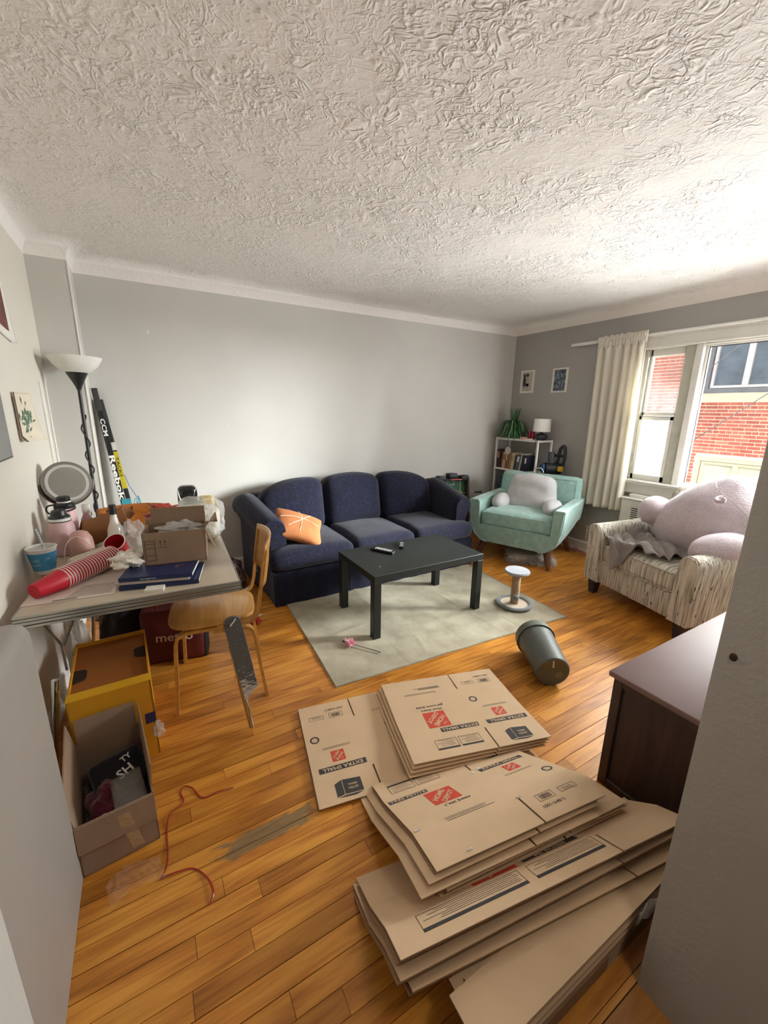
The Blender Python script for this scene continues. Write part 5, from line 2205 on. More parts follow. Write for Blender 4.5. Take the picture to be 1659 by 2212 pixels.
# pink drinking bottles
t = lathe_thing('water_bottle', 'wide matte pink water bottle with black screw lid', 'bottle', (-.405, 2.515, TZ), [
    ('body', [(.050, 0), (.056, .006), (.057, .135), (.050, .165), (.044, .175), (0, .175)], M_PINK),
    ('collar', [(.045, .174), (.047, .176), (.047, .188), (.045, .190)], plain('white_collar', '#d6d3cc', .5)),
    ('lid', [(.046, .169), (.047, .175), (.045, .196), (.034, .204), (.030, .225), (.022, .230), (0, .230)], M_LID)])
t = lathe_thing('water_bottle', 'tall pink water bottle with black carry-loop lid', 'bottle', (-.400, 2.672, TZ), [
    ('body', [(.044, 0), (.047, .005), (.047, .205), (.040, .215), (0, .215)], plain('pale_pink', '#d9aeb0', .45)),
    ('lid', [(.046, .205), (.047, .207), (.046, .226), (.030, .236), (.030, .240), (0, .240)], M_LID),
    ('white_band', [(.0308, .236), (.0308, .243), (.029, .243)], plain('white_collar', '#d6d3cc', .5)),
    ('spout_cap', [(.029, .242), (.030, .244), (.030, .262), (.026, .267), (0, .268)], M_LID)])
MB().tube(smooth_path([(-.03, -.035, .232), (-.062, -.038, .228), (-.072, -.038, .208), (-.06, -.04, .188), (-.02, -.046, .190), (.03, -.038, .198), (.046, -.01, .203)], 5), .0045, 8).build('carry_loop', M_LID, t)
# spray bottle
t = lathe_thing('spray_bottle', 'white and pink spray bottle behind the pink water bottles', 'bottle', (-.325, 2.77, TZ), [
    ('body', [(.026, 0), (.028, .005), (.028, .11), (.014, .14), (.013, .15), (0, .15)], plain('translucent_pink', '#cfa9ab', .4))])
MB().rbox(-.016, .022, -.012, .012, .145, .195, .006, 2).build('nozzle', plain('white_plastic', '#d9d6cf', .4), t)
MB().rbox(.020, .028, -.005, .005, .13, .165, .002, 1).build('trigger', plain('white_plastic', '#d9d6cf', .4), t)


def build_vanity_mirror():
    t = thing('vanity_mirror', 'round tilting vanity mirror on brushed metal stand', 'mirror', (-.392, 2.80, TZ), R(22))
    Mb = plain('brushed_steel', '#8d8983', .3, 1.0, var=.05)
    MB().lathe([(.055, 0), (.055, .006), (.04, .014), (.009, .02), (.008, .18), (0, .18)], 30, cap1=False).build('stand', Mb, t)
    # half-ring yoke
    P = [(.122 * math.cos(a), 0, .318 + .122 * math.sin(a)) for a in [math.pi + i * math.pi / 20 for i in range(21)]]
    MB().tube(P, .005, 8, flat=1.6).build('yoke', Mb, t)
    for sx in (-1, 1):
        MB().blob((sx * .125, 0, .318), (.009, .007, .007), 12, 8).build('pivot_knob', Mb, t)
    Mx = T(0, 0, .318, rx=90 - 14)
    f = MB().lathe([(.112, -.018), (.115, -.016), (.116, .016), (.113, .019), (.100, .019)], 44, Mx, cap0=True, cap1=False).build('rim', Mb, t)
    MB().lathe([(0, .018), (.101, .018)], 44, Mx, cap0=False, cap1=False).build('mirror_glass', plain('mirror_silver_bright', '#b5b3ac', .12, .9, var=.02), f)
    MB().lathe([(.085, .0186), (.101, .0186)], 44, Mx, cap0=False, cap1=False).build('frosted_band', plain('frosted_band', '#a9a69f', .6), f)


build_vanity_mirror()

# crumpled brown paper bag
def crumple(p, s, amp, seed):
    return amp * (vnoise(p[0] * s + seed, p[1] * s, p[2] * s) + .5 * abs(vnoise(p[0] * s * 2.3, p[1] * s * 2.3 + seed, p[2] * s * 2.3)))


def build_paper_bag():
    t = thing('paper_bag', 'brown paper bag lying open behind the white bottle', 'bag', (-.24, 2.615, TZ), R(10))
    M = plain('kraft_brown', '#8a5a35', .85, var=.15, vscale=9)

    def fn(u, v):
        a = u * 2 * math.pi
        x = (-.10 + .20 * v)
        r_ = .062 + .022 * v
        y = r_ * .8 * math.cos(a)
        z = .068 + (r_) * math.sin(a) + .04 * v
        q = crumple((x, y, z), 11, .012, 2.0)
        return (x + q, y + q, max(.003, z + q))
    o = MB().grid(fn, 36, 16, close_u=True).build('bag', M, t, 40)
    o.modifiers.new('thickness', 'SOLIDIFY').thickness = .001
    MB().grid(lambda u, v: (.03 + .13 * u, .03 + .05 * v + .01 * math.sin(u * 9), .12 + .055 * v + .012 * math.sin(u * 14 + v * 5)), 14, 8).build('flap', M, t, 40)


build_paper_bag()
# white bottle with black cap
t = lathe_thing('liqueur_bottle', 'white glass bottle with black cap and pale label', 'bottle', (-.178, 2.475, TZ), [
    ('body', [(.034, 0), (.037, .006), (.038, .085), (.034, .115), (.020, .150), (.0155, .175), (.0145, .195), (0, .195)], plain('white_glass', '#dcd8cc', .2, spec=.6)),
    ('label', [(.0385, .02), (.0388, .022), (.0388, .078), (.0383, .08)], plain('pale_label', '#c9c39a', .6, var=.3, vscale=50)),
    ('cap', [(.0165, .190), (.0165, .238), (.014, .240), (0, .240)], M_LID)])
# pink dome speaker with a thin loop
t = thing('pink_dome', 'rounded pink plastic tumbler with a thin clear loop beside blue cup', 'tumbler', (-.322, 2.405, TZ))
MB().lathe([(.046, 0), (.052, .01), (.054, .06), (.049, .10), (.034, .128), (.015, .138), (0, .140)], 32, cap1=False).build('dome', plain('dusty_pink', '#b98f86', .45), t)
MB().tube([(.058 * math.cos(a) - .008, -.060, .01 + .115 * math.sin(a)) for a in [i * math.pi / 18 for i in range(19)]], .0018, 6).build('loop', plain('clear_loop', '#d9d0c4', .3), t)
# pad of napkins
t = thing('napkin_pack', 'pale cream napkin pack lying behind the stack of red cups', 'napkins', (-.27, 2.285, TZ + .003), R(48))
MB().soft(.215, .085, .055, .024, 8, T(0, 0, .028), lambda p: (p[0], p[1], p[2] + .003 * vnoise(p[0] * 20, p[1] * 20))).build('pack', plain('cream_napkin', '#c9c0ab', .8, bmp=.2, bscale=40), t)

# stack of red party cups lying on its side: each cup is its own thing
M_RCUP = plain('party_red', '#b3162c', .35, var=.05)
M_CRIM = plain('cup_rim_white', '#e0d5d0', .4)
p0, p1 = Vector((-.428, 1.925, TZ + .036)), Vector((-.180, 2.205, TZ + .052))
axis = (p1 - p0).normalized()
cup_me = MB().lathe([(.029, 0), (.030, .002), (.0455, .112), (.0445, .112), (.0295, .004), (0, .004)], 28, cap1=False).mesh('cup_wall')
cup_me.materials.append(M_RCUP)
rim_me = MB().tube([(.0457 * math.cos(a), .0457 * math.sin(a), .1125) for a in [i * math.pi / 14 for i in range(28)]], .0024, 6, closed=True).mesh('rim')
rim_me.materials.append(M_CRIM)
NCUP = 21
ORD = 'first second third fourth fifth sixth seventh eighth ninth tenth eleventh twelfth thirteenth fourteenth fifteenth sixteenth seventeenth eighteenth nineteenth twentieth twenty-first'.split()
for i in range(NCUP):
    m = axis_matrix(p0 + axis * (i * .0128), p1 + axis)
    end = 'red party cup at the base end of the long cup stack, wall showing whole' if i == 0 else f'{ORD[i]} red cup rim counted from the base end of the long stack'
    c = thing('party_cup', end, 'cup', group='nested red party cups on the table')
    c.matrix_world = m
    for nm, me in (('cup_wall', cup_me), ('rim', rim_me)):
        o = bpy.data.objects.new(nm, me)
        COL.objects.link(o)
        o.parent = c
c = thing('party_cup', 'single red party cup standing behind the cup stack', 'cup', (-.143, 2.315, TZ), rot=(R(38), R(-20), R(0)))
c.location.z += .020
for nm, me in (('cup_wall', cup_me), ('rim', rim_me)):
    o = bpy.data.objects.new(nm, me)
    COL.objects.link(o)
    o.parent = c

# papers, books, tissue
t = thing('paper_sheet', 'white printed sheet under the stack of red cups', 'paper', (-.30, 1.985, TZ + .001), R(-6))
MB().box(-.155, .145, -.125, .12, 0, .0012).build('sheet', plain('pinkish_paper', '#cdbfb6', .8, var=.04), t)
mb = MB()
for i in range(9):
    mb.box(-.02 + .004 * i, .13, -.10 + i * .013, -.096 + i * .013, .0012, .0016)
mb.box(-.06, .02, -.118, -.106, .0012, .0016)
mb.build('printed_lines', plain('print_grey', '#7d7570', .8), t)


def build_book(name, label, loc, rz, w, d, h, cover, mark):
    t = thing(name, label, 'book', loc, rz)
    Mc = plain('cover_' + cover, cover, .35, var=.08, vscale=8)
    MB().rbox(-w / 2, w / 2, -d / 2, d / 2, h - .003, h, .001, 1).rbox(-w / 2, w / 2, -d / 2, d / 2, 0, .003, .001, 1).rbox(-w / 2, w / 2, -d / 2, -d / 2 + .003, 0, h, .001, 1).build('cover', Mc, t)
    MB().box(-w / 2 + .003, w / 2 - .001, -d / 2 + .003, d / 2 - .003, .003, h - .003).build('pages', plain('page_white', '#d8d4ca', .8), t)
    if mark:
        mb = MB()
        for i in range(3):
            mb.box(w * .20 + i * .012, w * .20 + i * .012 + .006, -d * .1 + i * .006, d * .06 + i * .006, h, h + .0006)
        mb.build('cover_emblem', plain('emblem_mauve', '#6d4458', .5), t)
        flat_text('management', .012, T(-.03, -d / 2 - .0006, h / 2, rx=90)).build('spine_title', plain('title_white', '#c8ccd6', .5), t, 0)


BR = R(-15)
build_book('textbook', 'navy textbook with white page edge, top of the table stack', (.010, 1.955, TZ + .0285), BR, .28, .21, .0175, '#1d2a55', True)
build_book('exercise_book', 'thin white and red exercise book between the two navy textbooks', (-.005, 1.950, TZ + .0195), BR, .28, .21, .0085, '#c3b5ac', False)
build_book('textbook', 'navy textbook lying at the bottom of the table stack', (.018, 1.940, TZ + .001), BR + .04, .30, .22, .018, '#16264f', False)
t = thing('paper_wad', 'small white folded paper block sticking out under the books', 'paper', (-.02, 1.840, TZ), R(-12))
MB().rbox(-.035, .035, -.05, .06, 0, .012, .001, 1).build('block', plain('page_white', '#d8d4ca', .8), t)
t = thing('tissue', 'crumpled white tissue on the left end of the navy books', 'tissue', (-.118, 2.02, TZ + .080))


def tissue_fn(p):
    d = 1 + .55 * vnoise(p[0] * 2.1 + 4, p[1] * 2.1, p[2] * 2.1) + .35 * abs(vnoise(p[0] * 5, p[1] * 5 + 2, p[2] * 5)) + .12 * vnoise(p[0] * 11, p[1] * 11, p[2] * 11)
    return Vector(p) * d


MB().blob((0, 0, 0), (.056, .045, .033), 40, 26, None, tissue_fn).build('tissue', plain('tissue_white', '#d9d2c6', .9), t, 30)

# opened carton on the table
M_KRAFT = plain('kraft_card', '#8f7660', .85, var=.06, vscale=12)
M_KDARK = plain('kraft_inner', '#7f6751', .9)
M_INK = plain('carton_ink', '#4c3d31', .8)


def build_table_carton():
    t = thing('cardboard_box', 'small opened cardboard box with arrows on the kitchen table', 'box', (.084, 2.060, TZ + .0465), R(-9))
    w, d, h, th = .253, .17, .148, .004
    MB().box(-w / 2, w / 2, -d / 2, -d / 2 + th, 0, h).box(-w / 2, w / 2, d / 2 - th, d / 2, 0, h).box(-w / 2, -w / 2 + th, -d / 2, d / 2, 0, h).box(w / 2 - th, w / 2, -d / 2, d / 2, 0, h).box(-w / 2, w / 2, -d / 2, d / 2, 0, th).build('body', M_KRAFT, t, 0)
    hinge = T(0, d / 2 - th, h, rx=8)
    MB().box(-w / 2 + .02, w / 2, -.002, .002, 0, .078, hinge).build('flap', M_KRAFT, t, 0)
    MB().box(-w / 2, w / 2, -.002, .002, 0, .075, T(0, -d / 2, h, rx=-105)).build('flap', M_KRAFT, t, 0)
    t.children[-1].location = (0, .0, .0)
    MB().grid(lambda u, v: (w / 2 + .055 * u, -d / 2 + d * .8 * v, h + .05 * u * (1.5 - v) - .03 * u * v), 6, 6).build('flap', M_KDARK, t, 0)
    t.children[-1].modifiers.new('thickness', 'SOLIDIFY').thickness = .003
    MB().grid(lambda u, v: (w / 2 + .035 * v + .006 * math.sin(u * 6), -d / 2 + .02 + .06 * u, h - .095 * v), 6, 6).build('torn_flap', M_KDARK, t, 0)
    t.children[-1].modifiers.new('thickness', 'SOLIDIFY').thickness = .003
    ink = MB()
    y = -d / 2 - .0006
    q = lambda a, b, c, e: ink.box(a, b, y, y + .001, c, e)
    for z in (.02, .045, .078, .098, .112):
        q(-.118, -.078, z, z + .0025)
    q(-.118, -.1155, .02, .1145)
    q(-.0805, -.078, .02, .1145)
    for x in (-.056, -.038):
        q(x - .0012, x + .0012, .085, .108)
        ink.add([(x - .005, y, .104), (x + .005, y, .104), (x, y, .114)], [(0, 1, 2)])
    q(-.066, -.032, .078, .0805)
    ink.build('carton_print', M_INK, t, 0)
    MB().blob((.02, .0, .135), (.09, .06, .03), 24, 14, None, tissue_fn).build('bubble_wrap', clear_plastic('shiny_film', '#e5e2df', .45, .12, .9, 60), t, 40)


build_table_carton()


def lump(name, label, cat, loc, rad, m, seed, amp=.35, part='film', n=(44, 28), pw=1.0):
    t = thing(name, label, cat, loc)

    def fn(p):
        d = 1 + amp * vnoise(p[0] * 1.6 + seed, p[1] * 1.6, p[2] * 1.6) + amp * .5 * abs(vnoise(p[0] * 4, p[1] * 4 + seed, p[2] * 4)) + amp * .25 * vnoise(p[0] * 9, p[1] * 9 + seed, p[2] * 9)
        q = Vector(p) * d
        q.z = max(q.z, -.92)
        return q
    MB().blob((0, 0, 0), rad, n[0], n[1], None, fn).build(part, m, t, 45)
    return t


M_BAGW = clear_plastic('white_carrier_film', '#e6e3dc', .80, .35, .8, 22)
M_FILM = clear_plastic('clear_film', '#e2e2e2', .32, .12, 1.0, 28)
t = thing('diaper_pack', 'big white pack wrapped in thin crinkled plastic on the table', 'package', (.225, 2.50, TZ), R(-8))
MB().soft(.23, .30, .17, .06, 12, T(0, 0, .088), lambda p: Vector(p) + Vector((1, .6, .5)) * crumple(p, 14, .012, 3)).build('pack', plain('ivory_pack', '#d6cdbb', .5, bmp=.2, bscale=25), t)
MB().soft(.25, .32, .22, .08, 16, T(.012, 0, .112), lambda p: Vector(p) * (1 + .10 * vnoise(p[0] * 16, p[1] * 16, p[2] * 16) + .06 * vnoise(p[0] * 40, p[1] * 40, p[2] * 40)) if True else p).build('plastic_wrap', clear_plastic('wrap_film', '#eeeeea', .38, .15, 1.0, 35), t, 60)
MB().rbox(.105, .119, -.11, -.03, .05, .085, .004, 1).build('printed_patch', plain('teal_print', '#4ea0a8', .4), t)
MB().rbox(.118, .128, -.02, .03, .07, .135, .008, 2).build('handle_patch', M_LID, t)
lump('plastic_film', 'crumpled clear plastic film between the white bottle and carton', 'plastic', (-.095, 2.43, TZ + .075), (.055, .06, .072), M_FILM, 5.0, .5)
t = lump('snack_bag', 'crumpled orange red snack bag behind the carton', 'bag', (.075, 2.69, TZ + .13), (.10, .07, .05), plain('snack_red', '#b8402f', .35, var=.25, vscale=20), 9.0, .5, 'bag')
MB().tube([(-.03, 0, .02), (-.10, -.02, .075)], [.003, .002], 6).build('stirrer', M_LID, t)
t.location.z = TZ + .12
tag(MB().soft(.22, .14, .11, .03, 6, T(.07, 2.70, TZ + .056), lambda p: Vector(p) + Vector((1, 1, 0)) * crumple(p, 12, .010, 7)).build('grocery_bundle', plain('tan_wrapper', '#9b7c63', .6, var=.2)), 'brown wrapped bundle under the red snack bag', 'package')
t = thing('sandwich_bag', 'small yellow packet behind the white plastic pack', 'packet', (.305, 2.755, TZ), R(-5))
MB().soft(.09, .05, .19, .02, 6, T(0, 0, .096), lambda p: Vector(p) + Vector((1, 1, .4)) * crumple(p, 20, .008, 2)).build('packet', plain('packet_yellow', '#cda836', .45), t)


def build_device():
    t = thing('black_canister', 'glossy black canister with silver trim line at the table far end', 'canister', (.200, 2.755, TZ), R(-6))
    Mk = plain('gloss_black', '#101215', .18, coat=.5)
    MB().soft(.112, .10, .265, .034, 12, T(0, 0, .1335)).build('body', Mk, t)
    MB().tube([(-.050, -.042, .245), (-.046, -.0515, .215), (-.038, -.052, .185), (.030, -.052, .185), (.040, -.0515, .225), (.050, -.043, .250)], .0016, 6).build('trim_line', plain('silver_trim', '#c9c9c7', .25, 1.0), t)


build_device()

# ------------------------------------------------------------------ under and around the table
def open_box(t, w, d, h, th, m_out, m_in, bottom=True):
    MB().box(-w / 2, w / 2, -d / 2, -d / 2 + th, 0, h).box(-w / 2, w / 2, d / 2 - th, d / 2, 0, h).box(-w / 2, -w / 2 + th, -d / 2, d / 2, 0, h).box(w / 2 - th, w / 2, -d / 2, d / 2, 0, h).box(-w / 2, w / 2, -d / 2, d / 2, 0, th).build('body', m_out, t, 0)


def build_floor_carton():
    t = thing('cardboard_box', 'open brown cardboard box of odds and ends on the floor', 'box', (-.232, 1.542, 0), R(6))
    w, d, h, th = .220, .40, .20, .004
    open_box(t, w, d, h, th, M_KRAFT, M_KDARK)
    inner = MB()
    inner.box(-w / 2 + th, w / 2 - th, -d / 2 + th, d / 2 - th, th, th + .002)
    inner.build('base_liner', M_KDARK, t, 0)
    fl = [('flap', MB().box(-.002, .002, -d / 2, d / 2, 0, .10, T(-w / 2 + .002, 0, h, ry=-10))), ('flap', MB().box(-.002, .002, -d / 2 + .03, d / 2, 0, .09, T(w / 2 - .002, 0, h, ry=4))), ('flap', MB().box(-w / 2 + .01, w / 2 - .01, -.002, .002, 0, .10, T(0, d / 2 - .002, h, rx=-6))), ('flap', MB().box(-w / 2, w / 2, -.002, .002, -.10, 0, T(0, -d / 2 - .004, h, rx=-3)))]
    for nm, mb in fl:
        mb.build(nm, M_KRAFT, t, 0)
    MB().grid(lambda u, v: (.0 + .035 * u + .03 * v, -d / 2 - .0085 - .004 * v, h - .02 - .15 * v), 3, 8).build('tape', clear_plastic('packing_tape', '#c9a77f', .55, .2, .3, 40), t)
    return t


build_floor_carton()


def at_carton(x, y, z):
    c, s_ = math.cos(R(6)), math.sin(R(6))
    return (-.232 + x * c - y * s_, 1.542 + x * s_ + y * c, z - .02)


M_PILL = plain('pill_white', '#cfcbc0', .5)
for i, (x, y, z, rx, ry, rz, look) in enumerate(((-.035, -.10, .095, 70, 0, 20, 'white pill bottle lying in the floor carton, the larger one'), (.02, -.115, .085, 80, 0, -30, 'small white tub beside the pill bottle in the floor carton'))):
    t = thing('pill_bottle', look, 'bottle', at_carton(x, y, z), rot=(R(rx), R(ry), R(rz)))
    MB().lathe([(.018, -.03), (.019, -.028), (.019, .02), (.015, .025), (0, .025)], 20, cap1=False).build('body', M_PILL, t)
    MB().lathe([(.0165, .022), (.017, .024), (.017, .04), (0, .041)], 20, cap1=False).build('cap', M_PILL, t)
    mb = MB()
    for k in range(3):
        mb.lathe([(.0193, -.02 + k * .012), (.0195, -.018 + k * .012), (.0193, -.016 + k * .012)], 20, cap0=False, cap1=False)
    mb.build('label_band', plain('label_grey', '#7a776f', .6), t)
t = thing('plate', 'white saucer tucked against the front of the floor carton', 'plate', at_carton(-.045, -.155, .10), rot=(R(65), 0, R(10)))
MB().lathe([(.03, 0), (.05, .004), (.058, .010), (.056, .011), (.03, .003), (0, .003)], 28, cap1=False).build('plate', plain('saucer_white', '#d3c9c2', .3), t)
t = thing('garment', 'folded black shirt with white letters in the floor carton', 'clothing', at_carton(.02, .085, .11), rot=(R(28), 0, R(20)))
MB().soft(.18, .15, .05, .022, 8, None, lambda p: Vector(p) + Vector((0, 0, 1)) * crumple(p, 16, .010, 1)).build('cloth', fabric('black_jersey', '#1d1a1c', '#262326', 200), t)
flat_text('SH', .048, T(.012, -.015, .031, rz=14), .02).build('lettering', plain('shirt_print', '#d8d6d0', .7), t, 0)
flat_text('TY', .030, T(.03, .032, .032, rz=14), .02).build('lettering', plain('shirt_print', '#d8d6d0', .7), t, 0)
lump('magenta_cloth', 'dark magenta crumpled cloth in the floor carton', 'cloth', at_carton(-.035, .0, .075), (.055, .07, .06), fabric('magenta_cloth', '#4d1a2b', '#6b2438', 120), 3.3, .4, 'cloth')
t = thing('clear_tray', 'clear plastic tray lying in the floor carton beside the bottles', 'tray', at_carton(.042, -.055, .125), rot=(R(12), R(-6), R(8)))
MB().rbox(-.05, .05, -.075, .075, 0, .025, .006, 2).build('tray', clear_plastic('grey_clear', '#9a948c', .35, .1, .4), t)
tag(MB().soft(.19, .34, .06, .02, 6, Matrix.Translation(at_carton(0, 0, .055)) @ T(rz=6)).build('clothes_layer', fabric('dark_clothes', '#241d1d', '#332829', 60)), 'dark clothes filling the bottom of the floor carton', 'clothing')


def build_yellow_box():
    t = thing('yellow_carton', 'yellow carton with hand holes behind the open cardboard box', 'box', (-.235, 2.000, 0), R(2))
    w, d, h = .285, .47, .37
    My = plain('carton_yellow', '#c98d18', .55, var=.06)
    Mo = plain('carton_orange_brown', '#96591c', .7, var=.08)
    MB().box(-w / 2, w / 2, -d / 2, -d / 2 + .006, 0, h).box(-w / 2, w / 2, d / 2 - .006, d / 2, 0, h).box(-w / 2, -w / 2 + .006, -d / 2, d / 2, 0, h + .0).box(w / 2 - .006, w / 2, -d / 2, d / 2, 0, h).build('body', My, t, 0)
    lid = MB().box(-w / 2 + .006, w / 2 - .006, -d / 2 + .006, d / 2 - .006, h - .022, h - .018).build('top_panel', Mo, t, 0)
    MB().box(-w / 2 - .001, w / 2 + .001, -d / 2 - .0015, -d / 2 + .05, h - .001, h + .003).build('front_lip', plain('carton_yellow_bright', '#d9a51e', .5), t, 0)
    Mh = plain('hand_hole', '#2a1b0e', .9)
    for sx, y in ((-1, -.03), (1, .05)):
        pts = [(sx * .135, y - .055), (sx * .095, y - .040), (sx * .088, y - .02), (sx * .088, y + .03), (sx * .098, y + .045), (sx * .135, y + .05)]
        MB().prism(pts, h - .0185, h - .0165, 'Z').build('hand_hole', Mh, t, 0)
    MB().box(.105, w / 2 + .001, -d / 2 - .0015, -d / 2 + .001, .165, .215).build('blue_print', plain('carton_blue', '#2a2450', .6), t, 0)
    MB().box(w / 2 - .001, w / 2 + .0015, -d / 2 - .001, -d / 2 + .06, .165, .215).build('blue_print', plain('carton_blue', '#2a2450', .6), t, 0)
    lump_ = MB().blob((w / 2 + .006, -d / 2 - .012, .13), (.018, .015, .035), 16, 10, None, tissue_fn)
    lump_.build('loose_tape', M_FILM, t, 30)


build_yellow_box()


def build_red_bag():
    t = thing('shopping_bag', 'red reusable shopping bag, darkened as in shade, with white lettering under the table', 'bag', (.04, 2.55, 0), R(-11))
    Mr = plain('shaded_bag_red', '#520d11', .6, var=.2, vscale=10)  # shade under the table is put into this red
    Mk = plain('bag_black_side', '#1d1412', .7)
    MB().soft(.33, .17, .34, .03, 10, T(0, 0, .172), lambda p: (p[0] * (1 + .06 * (p[2] < 0)), p[1] - .02 * math.sin(p[0] * 14) * (p[2] + .17), p[2] + .02 * vnoise(p[0] * 9, p[1] * 9) * (p[2] > .1))).build('body', Mr, t)
    MB().rbox(.15, .178, -.080, .075, .006, .16, .008, 2).build('side_gusset', Mk, t)
    flat_text('metro', .075, T(.01, -.0975, .175, rx=90, ry=3), .015, 1.05).build('lettering', plain('bag_white_print', '#c9bdb4', .7), t, 0)
    MB().tube(smooth_path([(-.08, -.07, .33), (-.06, -.10, .40), (.04, -.10, .41), (.06, -.07, .33)], 5), .006, 6, flat=.5).build('handle', Mr, t)


build_red_bag()
lump('plastic_bag', 'white plastic carrier bag under the left side of the table', 'bag', (-.395, 2.36, .24), (.05, .08, .245), M_BAGW, 1.7, .3, 'bag')
lump('dark_rucksack', 'dark fabric rucksack on the floor behind the yellow carton', 'bag', (-.21, 2.68, .19), (.12, .10, .18), fabric('dark_nylon', '#17161a', '#232127', 90), 4.4, .25, 'bag')
# scraps by the sofa
tag(MB().prism([(.0, .0), (.05, .01), (.03, .035)], 0.0005, .003, 'Z', T(.575, 2.79, 0)).build('paper_scrap', plain('paper_white', '#d8d6cf', .8)), 'white paper scrap on the floor beside the sofa end', 'paper')
lump('red_ribbon_scrap', 'crumpled red tissue scrap on the floor behind the honey chair', 'paper', (.545, 2.70, .024), (.03, .03, .026), plain('scrap_red', '#b8332a', .6), 2.1, .5, 'scrap')
lump('fabric_heap', 'heap of pink and dark clothes on the floor behind the table', 'clothing', (.50, 3.40, .12), (.12, .22, .13), art_mat('mixed_clothes', [(.35, '#1c1516'), (.5, '#6d4a4c'), (.62, '#b39a98'), (.7, '#2a1c1d')], 9), 6.0, .3, 'cloth')
# ------------------------------------------------------------------ flattened moving boxes
M_CARD = plain('moving_box_card', '#ceb18f', .85, var=.05, vscale=7, bmp=.05, bscale=160)
M_CARDE = plain('moving_box_edge', '#98795b', .9)
M_PK = plain('box_print_black', '#3d3a39', .75)
M_PR = plain('box_print_red', '#c9452f', .7, var=.05)
M_PO = plain('box_knockout', '#cdb191', .85)
M_GLINT = clear_plastic('tape_glint', '#eeeae2', .6, .1, .6, 60)


